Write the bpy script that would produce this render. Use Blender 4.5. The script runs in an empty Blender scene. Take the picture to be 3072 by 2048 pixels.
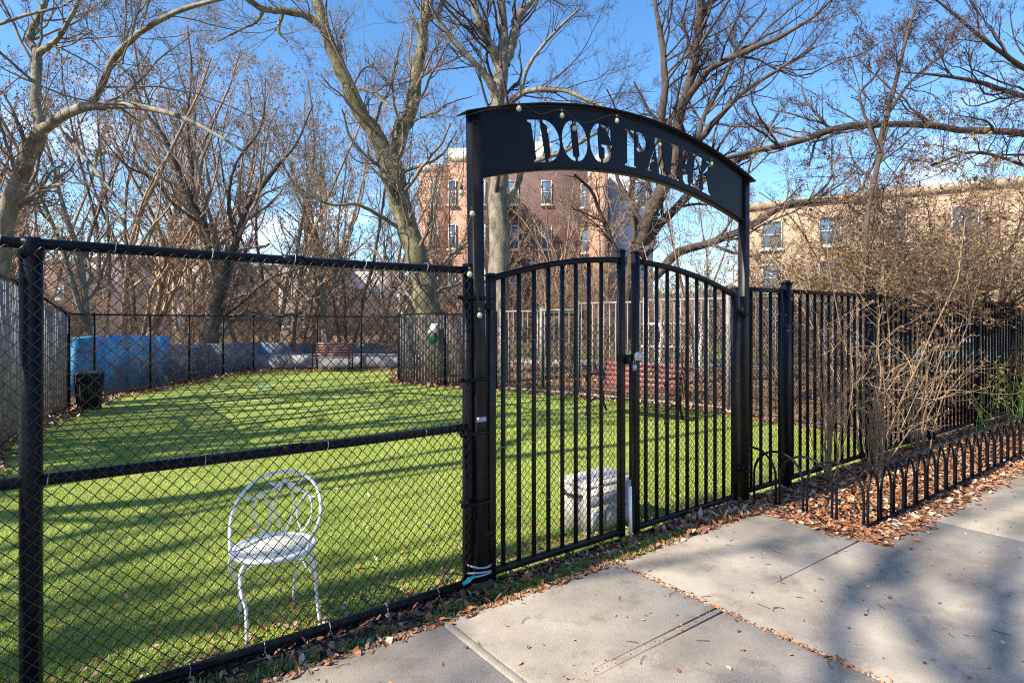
import bpy, math, random
import numpy as np
from mathutils import Vector, Matrix

S = bpy.context.scene
C = S.collection
rad = math.radians
rng = np.random.default_rng(7)
random.seed(7)

# ---------------------------------------------------------------- camera
FPX, CX, HY, EYE = 1368.0, 1176.0, 735.0, 1.57      # focal (px of a 2352 px wide frame), centre, horizon, eye height
cam = bpy.data.cameras.new('camera')
cam.sensor_width = 36.0
cam.lens = 36.0 * FPX / 2352.0
cam.shift_y = -49.0 / 2352.0
cam.clip_start = 0.05
cam.clip_end = 2000.0
cam_o = bpy.data.objects.new('camera', cam)
C.objects.link(cam_o)
cam_o.location = (0, 0, EYE)
cam_o.rotation_euler = (rad(90), 0, 0)
S.camera = cam_o

# ---------------------------------------------------------------- sky and sun
SUN_EL = rad(39.0)
SUN_AZ = math.atan2(-0.85, -0.53)                   # from +Y towards +X
w = bpy.data.worlds.new('World')
S.world = w
w.use_nodes = True
nt = w.node_tree
nt.nodes.clear()
out = nt.nodes.new('ShaderNodeOutputWorld')
bg = nt.nodes.new('ShaderNodeBackground')
bg.inputs['Strength'].default_value = 0.10
sky = nt.nodes.new('ShaderNodeTexSky')
sky.sky_type = 'NISHITA'
sky.sun_disc = False
sky.sun_elevation = SUN_EL
sky.sun_rotation = SUN_AZ
sky.ozone_density = 3.0
sky.air_density = 1.0
sky.dust_density = 0.6
hsv = nt.nodes.new('ShaderNodeHueSaturation')
hsv.inputs['Saturation'].default_value = 1.22
hsv.inputs['Value'].default_value = 1.22
nt.links.new(sky.outputs[0], hsv.inputs['Color'])
tc = nt.nodes.new('ShaderNodeTexCoord')
mp = nt.nodes.new('ShaderNodeMapping')
mp.inputs['Scale'].default_value = (1.0, 1.0, 2.6)
mp.inputs['Location'].default_value = (0.35, 0.2, 0.0)
nz = nt.nodes.new('ShaderNodeTexNoise')
nz.inputs['Scale'].default_value = 3.4
nz.inputs['Detail'].default_value = 7.0
nz.inputs['Roughness'].default_value = 0.55
rmp = nt.nodes.new('ShaderNodeValToRGB')
rmp.color_ramp.elements[0].position = 0.56
rmp.color_ramp.elements[0].color = (0, 0, 0, 1)
rmp.color_ramp.elements[1].position = 0.74
rmp.color_ramp.elements[1].color = (1, 1, 1, 1)
nt.links.new(tc.outputs['Generated'], mp.inputs['Vector'])
nt.links.new(mp.outputs[0], nz.inputs['Vector'])
nt.links.new(nz.outputs['Fac'], rmp.inputs['Fac'])
sep = nt.nodes.new('ShaderNodeSeparateXYZ')
nt.links.new(tc.outputs['Generated'], sep.inputs[0])
low = nt.nodes.new('ShaderNodeMapRange')           # clouds lie low in the sky
low.inputs['From Min'].default_value = 0.40
low.inputs['From Max'].default_value = 0.20
nt.links.new(sep.outputs['Z'], low.inputs['Value'])
mul = nt.nodes.new('ShaderNodeMath'); mul.operation = 'MULTIPLY'
nt.links.new(rmp.outputs['Color'], mul.inputs[0])
nt.links.new(low.outputs[0], mul.inputs[1])
mixc = nt.nodes.new('ShaderNodeMix'); mixc.data_type = 'RGBA'
mixc.inputs['B'].default_value = (7.0, 7.2, 7.8, 1)
nt.links.new(mul.outputs[0], mixc.inputs['Factor'])
nt.links.new(hsv.outputs[0], mixc.inputs['A'])
nt.links.new(mixc.outputs['Result'], bg.inputs['Color'])
nt.links.new(bg.outputs[0], out.inputs[0])

sun = bpy.data.lights.new('sun', 'SUN')
sun.energy = 5.0
sun.angle = rad(0.55)
sun.color = (1.0, 0.89, 0.72)
sun_o = bpy.data.objects.new('sun', sun)
C.objects.link(sun_o)
to_sun = Vector((math.sin(SUN_AZ) * math.cos(SUN_EL), math.cos(SUN_AZ) * math.cos(SUN_EL), math.sin(SUN_EL)))
sun_o.rotation_euler = (-to_sun).to_track_quat('-Z', 'Y').to_euler()
sun_o.location = (-20, -20, 30)

S.view_settings.view_transform = 'Standard'
S.view_settings.look = 'None'
S.view_settings.gamma = 1.0
S.view_settings.exposure = 1.18
S.render.resolution_x = 1024
S.render.resolution_y = 682
S.cycles.use_denoising = False
S.cycles.max_bounces = 6
S.cycles.filter_width = 1.1

# ---------------------------------------------------------------- coordinates
def at(X, Y, d):
    """pixel of the 2352 px wide frame at depth d -> point"""
    return np.array([(X - CX) / FPX * d, d, EYE - (Y - HY) / FPX * d])
P0 = np.array([-0.217, 3.53])
U = np.array([0.8, 0.6]); N = np.array([-0.6, 0.8])
ANG = math.atan2(0.6, 0.8)
def F(s, n, z):
    """fence frame: s along the front fence, n into the park"""
    p = P0 + U * s + N * n
    return (p[0], p[1], z)

# ---------------------------------------------------------------- materials
def new_mat(name):
    m = bpy.data.materials.new(name); m.use_nodes = True
    t = m.node_tree
    return m, t, t.nodes['Principled BSDF']
def mat_noise(name, c1, c2, scale=8, rough=0.8, detail=5, bump=0.0, bscale=None, lo=0.35, hi=0.65, stretch=None, metal=0.0, spec=0.5, coords='Object', transl=0.0):
    m, t, b = new_mat(name)
    tcn = t.nodes.new('ShaderNodeTexCoord')
    mpn = t.nodes.new('ShaderNodeMapping')
    if stretch: mpn.inputs['Scale'].default_value = stretch
    t.links.new(tcn.outputs[coords], mpn.inputs[0])
    n = t.nodes.new('ShaderNodeTexNoise')
    n.inputs['Scale'].default_value = scale; n.inputs['Detail'].default_value = detail
    n.inputs['Roughness'].default_value = 0.6
    t.links.new(mpn.outputs[0], n.inputs['Vector'])
    r = t.nodes.new('ShaderNodeValToRGB')
    r.color_ramp.elements[0].position = lo; r.color_ramp.elements[0].color = (*c1, 1)
    r.color_ramp.elements[1].position = hi; r.color_ramp.elements[1].color = (*c2, 1)
    t.links.new(n.outputs['Fac'], r.inputs[0])
    t.links.new(r.outputs[0], b.inputs['Base Color'])
    b.inputs['Roughness'].default_value = rough
    b.inputs['Metallic'].default_value = metal
    b.inputs['Specular IOR Level'].default_value = spec
    if bump:
        n2 = t.nodes.new('ShaderNodeTexNoise')
        n2.inputs['Scale'].default_value = bscale or scale * 4; n2.inputs['Detail'].default_value = 6
        t.links.new(mpn.outputs[0], n2.inputs['Vector'])
        bp = t.nodes.new('ShaderNodeBump'); bp.inputs['Strength'].default_value = bump
        bp.inputs['Distance'].default_value = 0.02
        t.links.new(n2.outputs['Fac'], bp.inputs['Height'])
        t.links.new(bp.outputs[0], b.inputs['Normal'])
    return m, t, b, r, n

M = {}
def simple(key, *a, **k):
    M[key] = mat_noise(key, *a, **k)[0]
simple('black_paint', (0.005, 0.006, 0.010), (0.009, 0.010, 0.015), 30, 0.33, spec=0.12, bump=0.05, bscale=160)
simple('dusty_black', (0.007, 0.007, 0.009), (0.017, 0.015, 0.015), 9, 0.42, spec=0.2, bump=0.06, bscale=160)
simple('vinyl_wire', (0.007, 0.008, 0.011), (0.012, 0.013, 0.017), 20, 0.32)
simple('grey_slat', (0.15, 0.145, 0.145), (0.32, 0.30, 0.29), 6, 0.5, stretch=(8, 8, 1))
simple('dark_slat', (0.05, 0.048, 0.055), (0.11, 0.105, 0.11), 6, 0.5, stretch=(8, 8, 1))
simple('steel', (0.35, 0.35, 0.36), (0.5, 0.5, 0.5), 30, 0.4, metal=0.8)
simple('white_metal', (0.74, 0.74, 0.76), (0.86, 0.86, 0.87), 25, 0.35, bump=0.05, bscale=120)
simple('box_plastic', (0.60, 0.57, 0.53), (0.72, 0.69, 0.65), 5, 0.45)
simple('box_panel', (0.30, 0.33, 0.37), (0.42, 0.44, 0.47), 6, 0.5)
simple('dark_plastic', (0.02, 0.02, 0.02), (0.05, 0.04, 0.035), 10, 0.5)
simple('red_slat', (0.13, 0.045, 0.045), (0.22, 0.085, 0.08), 6, 0.5, stretch=(1, 6, 6))
simple('green_plastic', (0.005, 0.09, 0.055), (0.01, 0.13, 0.08), 8, 0.4)
simple('cream_plastic', (0.62, 0.60, 0.48), (0.72, 0.69, 0.56), 8, 0.5)
simple('cyan_tape', (0.02, 0.35, 0.42), (0.05, 0.5, 0.55), 20, 0.6)
simple('pale_wire', (0.24, 0.27, 0.30), (0.40, 0.43, 0.46), 20, 0.45)
simple('bulb_glass', (0.36, 0.36, 0.26), (0.48, 0.47, 0.36), 8, 0.12)
simple('green_cord', (0.02, 0.025, 0.02), (0.03, 0.04, 0.03), 8, 0.5)
simple('blue_toy', (0.03, 0.25, 0.5), (0.05, 0.35, 0.6), 8, 0.5)
# barks
simple('bark_grey', (0.075, 0.068, 0.050), (0.28, 0.255, 0.20), 7, 0.9, detail=10, bump=0.9, bscale=26, lo=0.32, hi=0.68, stretch=(1, 1, .45))
simple('bark_olive', (0.045, 0.045, 0.022), (0.25, 0.225, 0.135), 4.5, 0.9, detail=10, bump=0.9, bscale=22, lo=0.34, hi=0.66, stretch=(1, 1, .5))
simple('bark_dark', (0.022, 0.017, 0.014), (0.105, 0.078, 0.062), 6, 0.95, bump=0.8, bscale=18, lo=0.25, hi=0.75, stretch=(1, 1, .35))
simple('bark_tan', (0.15, 0.09, 0.055), (0.38, 0.26, 0.17), 9, 0.9, bump=0.5, bscale=30, stretch=(1, 1, .4))
simple('twig_grey', (0.11, 0.09, 0.075), (0.24, 0.20, 0.17), 3, 0.9)
simple('twig_dark', (0.030, 0.021, 0.020), (0.085, 0.058, 0.050), 2, 0.9)
simple('twig_brown', (0.125, 0.095, 0.075), (0.29, 0.225, 0.175), 2, 0.9)
simple('twig_mauve', (0.055, 0.034, 0.028), (0.19, 0.12, 0.085), 4, 0.9)
simple('twig_tan', (0.20, 0.135, 0.085), (0.44, 0.31, 0.21), 3, 0.9)
simple('bud', (0.18, 0.105, 0.055), (0.36, 0.23, 0.13), 2, 0.8)
simple('bud_dark', (0.045, 0.022, 0.016), (0.13, 0.055, 0.03), 2, 0.8)
simple('leaf_olive', (0.09, 0.075, 0.025), (0.20, 0.13, 0.05), 2, 0.7)
simple('leaf_green', (0.07, 0.14, 0.02), (0.17, 0.24, 0.05), 2, 0.6)
# fallen leaves
LEAFC = [((0.24, 0.095, 0.04), (0.36, 0.16, 0.07)), ((0.32, 0.18, 0.10), (0.46, 0.29, 0.18)), ((0.16, 0.07, 0.035), (0.26, 0.12, 0.06)),
         ((0.42, 0.30, 0.21), (0.56, 0.43, 0.33)), ((0.36, 0.12, 0.04), (0.48, 0.20, 0.07)), ((0.07, 0.04, 0.028), (0.14, 0.08, 0.05))]
LEAVES = [mat_noise('dead_leaf_tone', a, b, 14, 0.65)[0] for a, b in LEAFC]
# grass blades
simple('blade_a', (0.18, 0.265, 0.025), (0.27, 0.37, 0.045), 1.2, 0.7)
simple('blade_b', (0.31, 0.40, 0.065), (0.45, 0.52, 0.13), 1.2, 0.7)
simple('weed_green', (0.06, 0.17, 0.015), (0.14, 0.28, 0.03), 2, 0.6)
simple('straw', (0.42, 0.33, 0.17), (0.6, 0.5, 0.3), 3, 0.8)

# turf ground
m, t, b, r, n = mat_noise('turf', (0.175, 0.255, 0.025), (0.36, 0.43, 0.075), 1.1, 0.85, detail=12, bump=0.8, bscale=260, lo=0.3, hi=0.72)
n3 = t.nodes.new('ShaderNodeTexNoise'); n3.inputs['Scale'].default_value = 120; n3.inputs['Detail'].default_value = 3
t.links.new(t.nodes['Mapping'].outputs[0], n3.inputs['Vector'])
mx = t.nodes.new('ShaderNodeMix'); mx.data_type = 'RGBA'; mx.blend_type = 'OVERLAY'; mx.inputs['Factor'].default_value = 0.85
t.links.new(r.outputs[0], mx.inputs['A']); t.links.new(n3.outputs['Color'], mx.inputs['B'])
h2 = t.nodes.new('ShaderNodeRGBToBW'); t.links.new(n3.outputs['Color'], h2.inputs[0]); t.links.new(h2.outputs[0], mx.inputs['B'])
t.links.new(mx.outputs['Result'], b.inputs['Base Color'])
M['turf'] = m
# leaf-littered ground
m, t, b, r, n = mat_noise('leafy_ground', (0.09, 0.050, 0.028), (0.40, 0.25, 0.15), 14, 0.9, detail=10, bump=0.9, bscale=40, lo=0.33, hi=0.68)
M['ground'] = m
m, t, b, r, n = mat_noise('soil', (0.028, 0.020, 0.014), (0.11, 0.075, 0.048), 18, 0.95, detail=10, bump=1.0, bscale=60, lo=0.33, hi=0.68)
M['soil'] = m
# concrete
m, t, b, r, n = mat_noise('sidewalk_concrete', (0.205, 0.180, 0.150), (0.385, 0.345, 0.298), 1.6, 0.88, detail=9, bump=0.25, bscale=190, lo=0.3, hi=0.72)
n3 = t.nodes.new('ShaderNodeTexNoise'); n3.inputs['Scale'].default_value = 240; n3.inputs['Detail'].default_value = 2
t.links.new(t.nodes['Mapping'].outputs[0], n3.inputs['Vector'])
bw = t.nodes.new('ShaderNodeRGBToBW'); t.links.new(n3.outputs['Color'], bw.inputs[0])
mx = t.nodes.new('ShaderNodeMix'); mx.data_type = 'RGBA'; mx.blend_type = 'OVERLAY'; mx.inputs['Factor'].default_value = 0.75
t.links.new(r.outputs[0], mx.inputs['A']); t.links.new(bw.outputs[0], mx.inputs['B'])
n4 = t.nodes.new('ShaderNodeTexNoise'); n4.inputs['Scale'].default_value = 3.7; n4.inputs['Detail'].default_value = 12; n4.inputs['Roughness'].default_value = 0.75
t.links.new(t.nodes['Mapping'].outputs[0], n4.inputs['Vector'])
r4 = t.nodes.new('ShaderNodeValToRGB'); r4.color_ramp.elements[0].position = 0.52; r4.color_ramp.elements[0].color = (1, 1, 1, 1)
r4.color_ramp.elements[1].position = 0.70; r4.color_ramp.elements[1].color = (0.50, 0.44, 0.39, 1)
t.links.new(n4.outputs['Fac'], r4.inputs[0])
mx2 = t.nodes.new('ShaderNodeMix'); mx2.data_type = 'RGBA'; mx2.blend_type = 'MULTIPLY'; mx2.inputs['Factor'].default_value = 0.8
t.links.new(mx.outputs['Result'], mx2.inputs['A']); t.links.new(r4.outputs[0], mx2.inputs['B'])
t.links.new(mx2.outputs['Result'], b.inputs['Base Color'])
vo = t.nodes.new('ShaderNodeTexVoronoi'); vo.inputs['Scale'].default_value = 5.5
t.links.new(t.nodes['Mapping'].outputs[0], vo.inputs['Vector'])
lt = t.nodes.new('ShaderNodeMath'); lt.operation = 'LESS_THAN'; lt.inputs[1].default_value = 0.075
t.links.new(vo.outputs['Distance'], lt.inputs[0])
sp = t.nodes.new('ShaderNodeSeparateColor'); t.links.new(vo.outputs['Color'], sp.inputs[0])
gt = t.nodes.new('ShaderNodeMath'); gt.operation = 'GREATER_THAN'; gt.inputs[1].default_value = 0.72; t.links.new(sp.outputs[0], gt.inputs[0])
an = t.nodes.new('ShaderNodeMath'); an.operation = 'MULTIPLY'; t.links.new(lt.outputs[0], an.inputs[0]); t.links.new(gt.outputs[0], an.inputs[1])
a5 = t.nodes.new('ShaderNodeMath'); a5.operation = 'MULTIPLY'; a5.inputs[1].default_value = 0.45; t.links.new(an.outputs[0], a5.inputs[0])
mx3 = t.nodes.new('ShaderNodeMix'); mx3.data_type = 'RGBA'; mx3.inputs['B'].default_value = (0.07, 0.065, 0.06, 1)
t.links.new(a5.outputs[0], mx3.inputs['Factor']); t.links.new(mx2.outputs['Result'], mx3.inputs['A']); t.links.new(mx3.outputs['Result'], b.inputs['Base Color'])
M['concrete'] = m
simple('grey_concrete', (0.26, 0.27, 0.30), (0.46, 0.46, 0.48), 2.5, 0.9, bump=0.2)
simple('path_concrete', (0.42, 0.40, 0.37), (0.55, 0.53, 0.50), 0.6, 0.9)
simple('asphalt', (0.04, 0.04, 0.042), (0.06, 0.06, 0.062), 3, 0.9)
simple('court_blue', (0.10, 0.20, 0.24), (0.14, 0.27, 0.31), 1, 0.8)
simple('far_grass', (0.10, 0.17, 0.02), (0.22, 0.30, 0.06), 1.0, 0.9)
simple('hill', (0.14, 0.10, 0.07), (0.28, 0.21, 0.15), 0.35, 1.0, detail=12, bump=1.0, bscale=1.5)
def brick(key, c1, c2, mortar, scale=1.0):
    m, t, b = new_mat(key)
    tcn = t.nodes.new('ShaderNodeTexCoord')
    sx = t.nodes.new('ShaderNodeSeparateXYZ'); t.links.new(tcn.outputs['Object'], sx.inputs[0])
    add = t.nodes.new('ShaderNodeMath'); add.operation = 'ADD'
    t.links.new(sx.outputs['X'], add.inputs[0]); t.links.new(sx.outputs['Y'], add.inputs[1])
    cb = t.nodes.new('ShaderNodeCombineXYZ'); t.links.new(add.outputs[0], cb.inputs['X']); t.links.new(sx.outputs['Z'], cb.inputs['Y'])
    br = t.nodes.new('ShaderNodeTexBrick')
    br.inputs['Scale'].default_value = scale
    br.inputs['Color1'].default_value = (*c1, 1); br.inputs['Color2'].default_value = (*c2, 1); br.inputs['Mortar'].default_value = (*mortar, 1)
    br.inputs['Brick Width'].default_value = 0.45; br.inputs['Row Height'].default_value = 0.16; br.inputs['Mortar Size'].default_value = 0.018
    t.links.new(cb.outputs[0], br.inputs['Vector'])
    nn = t.nodes.new('ShaderNodeTexNoise'); nn.inputs['Scale'].default_value = 0.5; nn.inputs['Detail'].default_value = 6
    t.links.new(tcn.outputs['Object'], nn.inputs['Vector'])
    mr = t.nodes.new('ShaderNodeMapRange'); mr.inputs['To Min'].default_value = 0.75; mr.inputs['To Max'].default_value = 1.2
    t.links.new(nn.outputs['Fac'], mr.inputs['Value'])
    mm = t.nodes.new('ShaderNodeVectorMath'); mm.operation = 'SCALE'
    t.links.new(br.outputs['Color'], mm.inputs[0]); t.links.new(mr.outputs[0], mm.inputs['Scale'])
    t.links.new(mm.outputs[0], b.inputs['Base Color'])
    b.inputs['Roughness'].default_value = 0.9
    M[key] = m
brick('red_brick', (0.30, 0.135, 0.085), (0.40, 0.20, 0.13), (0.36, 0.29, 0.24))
brick('painted_shade_brick', (0.085, 0.043, 0.042), (0.13, 0.065, 0.062), (0.12, 0.09, 0.09))  # darker copy of the brick: the court's shade is put into its colour
brick('tan_brick', (0.28, 0.20, 0.135), (0.35, 0.255, 0.175), (0.30, 0.24, 0.18))
simple('cream_wall', (0.60, 0.54, 0.45), (0.72, 0.67, 0.58), 0.7, 0.9)
simple('blue_grey_wall', (0.30, 0.33, 0.38), (0.40, 0.43, 0.48), 0.4, 0.9)
simple('mauve_wall', (0.28, 0.23, 0.21), (0.40, 0.34, 0.31), 0.4, 0.9)
simple('roof', (0.12, 0.11, 0.11), (0.20, 0.18, 0.17), 1, 0.9)
simple('window_glass', (0.05, 0.09, 0.15), (0.10, 0.17, 0.27), 0.8, 0.08)
simple('white_trim', (0.50, 0.50, 0.48), (0.62, 0.61, 0.58), 3, 0.7)
# painted mural walls: abstract patches
MUR = {'mural': [(0.0, (0.36, 0.08, 0.11)), (0.36, (0.36, 0.36, 0.50)), (0.40, (0.03, 0.36, 0.78)), (0.47, (0.06, 0.50, 0.95)), (0.56, (0.04, 0.40, 0.86)), (0.63, (0.55, 0.46, 0.34)), (0.645, (0.04, 0.42, 0.80)), (0.74, (0.30, 0.30, 0.46))],
       'mural_pale': [(0.0, (0.10, 0.28, 0.44)), (0.38, (0.30, 0.29, 0.38)), (0.44, (0.40, 0.38, 0.44)), (0.50, (0.26, 0.27, 0.36)), (0.55, (0.05, 0.24, 0.48)), (0.60, (0.34, 0.32, 0.36)), (0.645, (0.10, 0.32, 0.40)), (0.70, (0.42, 0.40, 0.42))]}
for mkey, cols in MUR.items():
    m, t, b = new_mat(mkey + '_paint')
    tcn = t.nodes.new('ShaderNodeTexCoord')
    mpn = t.nodes.new('ShaderNodeMapping'); mpn.inputs['Scale'].default_value = (0.35, 0.35, 0.7); t.links.new(tcn.outputs['Object'], mpn.inputs[0])
    nn = t.nodes.new('ShaderNodeTexNoise'); nn.inputs['Scale'].default_value = 2.2; nn.inputs['Detail'].default_value = 1.5; nn.inputs['Distortion'].default_value = 1.4
    t.links.new(mpn.outputs[0], nn.inputs['Vector'])
    r = t.nodes.new('ShaderNodeValToRGB'); r.color_ramp.interpolation = 'CONSTANT'
    r.color_ramp.elements[0].position = cols[0][0]; r.color_ramp.elements[0].color = (*cols[0][1], 1)
    r.color_ramp.elements[1].position = cols[1][0]; r.color_ramp.elements[1].color = (*cols[1][1], 1)
    for p, c in cols[2:]:
        e = r.color_ramp.elements.new(p); e.color = (*c, 1)
    t.links.new(nn.outputs['Fac'], r.inputs[0]); t.links.new(r.outputs[0], b.inputs['Base Color'])
    b.inputs['Roughness'].default_value = 0.6
    M[mkey] = m

# ---------------------------------------------------------------- mesh helpers
def mesh_np(name, V, Fq, mats, parent=None, smooth=False, mi=None):
    """V (n,3), Fq (m,k) array of equal-sized faces or list of such arrays"""
    me = bpy.data.meshes.new(name)
    V = np.asarray(V, dtype=np.float32)
    if not isinstance(Fq, list): Fq = [Fq]
    Fq = [np.asarray(f, dtype=np.int32) for f in Fq if len(f)]
    loops = np.concatenate([f.ravel() for f in Fq])
    tot = np.concatenate([np.full(len(f), f.shape[1], dtype=np.int32) for f in Fq])
    st = np.concatenate([[0], np.cumsum(tot)[:-1]]).astype(np.int32)
    me.vertices.add(len(V)); me.vertices.foreach_set('co', V.ravel())
    me.loops.add(len(loops)); me.loops.foreach_set('vertex_index', loops)
    me.polygons.add(len(tot)); me.polygons.foreach_set('loop_start', st); me.polygons.foreach_set('loop_total', tot)
    if mi is not None: me.polygons.foreach_set('material_index', np.asarray(mi, dtype=np.int32))
    if smooth: me.polygons.foreach_set('use_smooth', np.ones(len(tot), dtype=bool))
    if not isinstance(mats, (list, tuple)): mats = [mats]
    for mm in mats: me.materials.append(mm)
    me.update(calc_edges=True)
    me.validate()
    o = bpy.data.objects.new(name, me); C.objects.link(o)
    if parent: o.parent = parent
    return o

def tube_arrays(P, R, sides, cap=True):
    """P (M,K,3), R (M,K): tubes as one array of verts and quads"""
    P = np.asarray(P, float); R = np.asarray(R, float)
    Mn, K, _ = P.shape
    T = np.gradient(P, axis=1) if K > 2 else np.repeat((P[:, 1:] - P[:, :1]), 2, axis=1)
    T /= np.linalg.norm(T, axis=2, keepdims=True) + 1e-9
    worst = np.abs(T).max(axis=1)                      # the axis the path stays farthest from
    ref = np.eye(3)[worst.argmin(axis=1)]
    A = np.cross(T, ref[:, None, :]); A /= np.linalg.norm(A, axis=2, keepdims=True) + 1e-9
    B = np.cross(T, A)
    ang = np.arange(sides) * 2 * math.pi / sides + math.pi / sides
    V = P[:, :, None, :] + R[:, :, None, None] * (np.cos(ang)[None, None, :, None] * A[:, :, None, :] + np.sin(ang)[None, None, :, None] * B[:, :, None, :])
    V = V.reshape(-1, 3)
    base = (np.arange(Mn) * K * sides)[:, None, None] + (np.arange(K - 1) * sides)[None, :, None]
    j = np.arange(sides)[None, None, :]; j2 = (j + 1) % sides
    q = np.stack([base + j, base + j2, base + sides + j2, base + sides + j], axis=-1).reshape(-1, 4)
    return V, q

class MB:
    """collects shapes; build() links them as one mesh object"""
    def __init__(s): s.V = []; s.F = {}; s.n = 0
    def add(s, V, faces):
        V = np.asarray(V, float)
        for f in faces:
            s.F.setdefault(len(f), []).append([i + s.n for i in f])
        s.V.append(V); s.n += len(V)
    def addq(s, V, q):
        s.F.setdefault(q.shape[1], []).extend((q + s.n).tolist()); s.V.append(V); s.n += len(V)
    def box(s, c, size, rz=0, bev=0.0, fr=None):
        sx, sy, sz = [v / 2 for v in size]
        b = min(bev, sx * .9, sy * .9, sz * .9)
        vs = []
        if b <= 0:
            for z in (-sz, sz):
                for x, y in ((-sx, -sy), (sx, -sy), (sx, sy), (-sx, sy)): vs.append((x, y, z))
            fs = [(3, 2, 1, 0), (4, 5, 6, 7), (0, 1, 5, 4), (1, 2, 6, 5), (2, 3, 7, 6), (3, 0, 4, 7)]
        else:
            lay = [(-sz, b), (-sz + b, 0), (sz - b, 0), (sz, b)]
            for z, ins in lay:
                x0, y0 = sx - ins, sy - ins
                c2 = b if ins == 0 else b
                for (x, y) in ((-x0 + c2 * .6, -y0), (x0 - c2 * .6, -y0), (x0, -y0 + c2 * .6), (x0, y0 - c2 * .6), (x0 - c2 * .6, y0), (-x0 + c2 * .6, y0), (-x0, y0 - c2 * .6), (-x0, -y0 + c2 * .6)):
                    vs.append((x, y, z))
            fs = [tuple(range(7, -1, -1)), tuple(range(24, 32))]
            for L in range(3):
                for i in range(8):
                    j = (i + 1) % 8
                    fs.append((L * 8 + i, L * 8 + j, L * 8 + 8 + j, L * 8 + 8 + i))
        vs = np.array(vs)
        ca, sa = math.cos(rz), math.sin(rz)
        x = vs[:, 0] * ca - vs[:, 1] * sa; y = vs[:, 0] * sa + vs[:, 1] * ca
        vs = np.stack([x + c[0], y + c[1], vs[:, 2] + c[2]], 1)
        s.add(vs, fs)
    def tube(s, pts, r, sides=8, closed=False):
        P = np.asarray(pts, float)[None]
        R = np.asarray(r, float) if np.ndim(r) else np.full(len(pts), r)
        V, q = tube_arrays(P, R[None], sides)
        k = len(pts)
        s.addq(V, q)
        n0 = s.n - len(V)
        s.F.setdefault(sides, []).append([n0 + i for i in range(sides)][::-1])
        s.F[sides].append([n0 + (k - 1) * sides + i for i in range(sides)])
    def lathe(s, c, prof, sides=16):
        vs = []; fs = []
        for (r_, z_) in prof:
            for i in range(sides):
                a = 2 * math.pi * i / sides
                vs.append((c[0] + r_ * math.cos(a), c[1] + r_ * math.sin(a), c[2] + z_))
        for L in range(len(prof) - 1):
            for i in range(sides):
                j = (i + 1) % sides
                fs.append((L * sides + i, L * sides + j, (L + 1) * sides + j, (L + 1) * sides + i))
        fs.append(tuple(range(sides))[::-1]); fs.append(tuple((len(prof) - 1) * sides + i for i in range(sides)))
        s.add(vs, fs)
    def build(s, name, m, parent=None, smooth=False):
        V = np.concatenate(s.V)
        return mesh_np(name, V, [np.array(f) for f in s.F.values()], m, parent, smooth)

def tag(o, label=None, cat=None, group=None, kind=None):
    if label: o['label'] = label
    if cat: o['category'] = cat
    if group: o['group'] = group
    if kind: o['kind'] = kind
    return o
def empty(name, loc=(0, 0, 0), rz=0.0):
    o = bpy.data.objects.new(name, None); C.objects.link(o)
    o.location = loc; o.rotation_euler = (0, 0, rz); o.empty_display_size = 0.2
    return o
def children(o): return [c for c in bpy.data.objects if c.parent == o]
def copy_tree(o, parent=None):
    kids = list(KIDS.get(o.name, children(o)))
    c = o.copy(); C.objects.link(c); c.parent = parent
    ck = []
    for ch in kids: ck.append(copy_tree(ch, c))
    KIDS[c.name] = ck
    return c
KIDS = {}
def smooth_path(pts, k):
    """Catmull-Rom resampling of a list of vectors (any width) to k points"""
    P = np.asarray(pts, float)
    if len(P) == 2:
        u = np.linspace(0, 1, k)[:, None]; return P[0] * (1 - u) + P[1] * u
    E = np.vstack([2 * P[0] - P[1], P, 2 * P[-1] - P[-2]])
    seg = len(P) - 1
    out_ = []
    for v in np.linspace(0, seg, k):
        i = min(int(v), seg - 1); u = v - i
        a, b_, c_, d_ = E[i], E[i + 1], E[i + 2], E[i + 3]
        out_.append(0.5 * (2 * b_ + (c_ - a) * u + (2 * a - 5 * b_ + 4 * c_ - d_) * u * u + (3 * b_ - a - 3 * c_ + d_) * u ** 3))
    return np.array(out_)

# ---------------------------------------------------------------- setting: ground
def sheet(name, poly, z, m, kind='structure'):
    V = [(x, y, z) for x, y in poly]
    o = mesh_np(name, V, np.array([list(range(len(V)))]), m)
    tag(o, kind=kind); return o
g = sheet('ground', [(-400, -60), (400, -60), (400, 700), (-400, 700)], -0.035, M['ground'])
turf_poly = [F(-3.3, 0.0, 0)[:2], F(6.6, 0.0, 0)[:2], (4.16, 9.1), (3.6, 10.15), (1.12, 12.4), (-2.82, 14.8), (-3.45, 18.6), (-6.03, 18.7),
             (-7.75, 18.0), (-7.95, 16.6), (-7.9, 14.7), (-7.95, 13.2), (-8.1, 11.8), (-7.5, 10.3), (-6.8, 8.1), (-5.2, 5.6)]
tf = sheet('lawn', turf_poly, 0.0, M['turf'])
# far strips seen between the pickets
sheet('grass_strip', [(-1.0, 27), (14, 21), (40, 24), (40, 34), (-1, 38)], -0.02, M['far_grass'])
sheet('path', [(-1.0, 22.5), (12, 17.5), (40, 18.2), (40, 20.4), (12.6, 19.8), (-1, 25.0)], -0.012, M['path_concrete'])
sheet('sports_court', [(14, 25), (24, 22.5), (40, 24.5), (40, 30), (16, 31)], -0.008, M['court_blue'])
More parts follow.
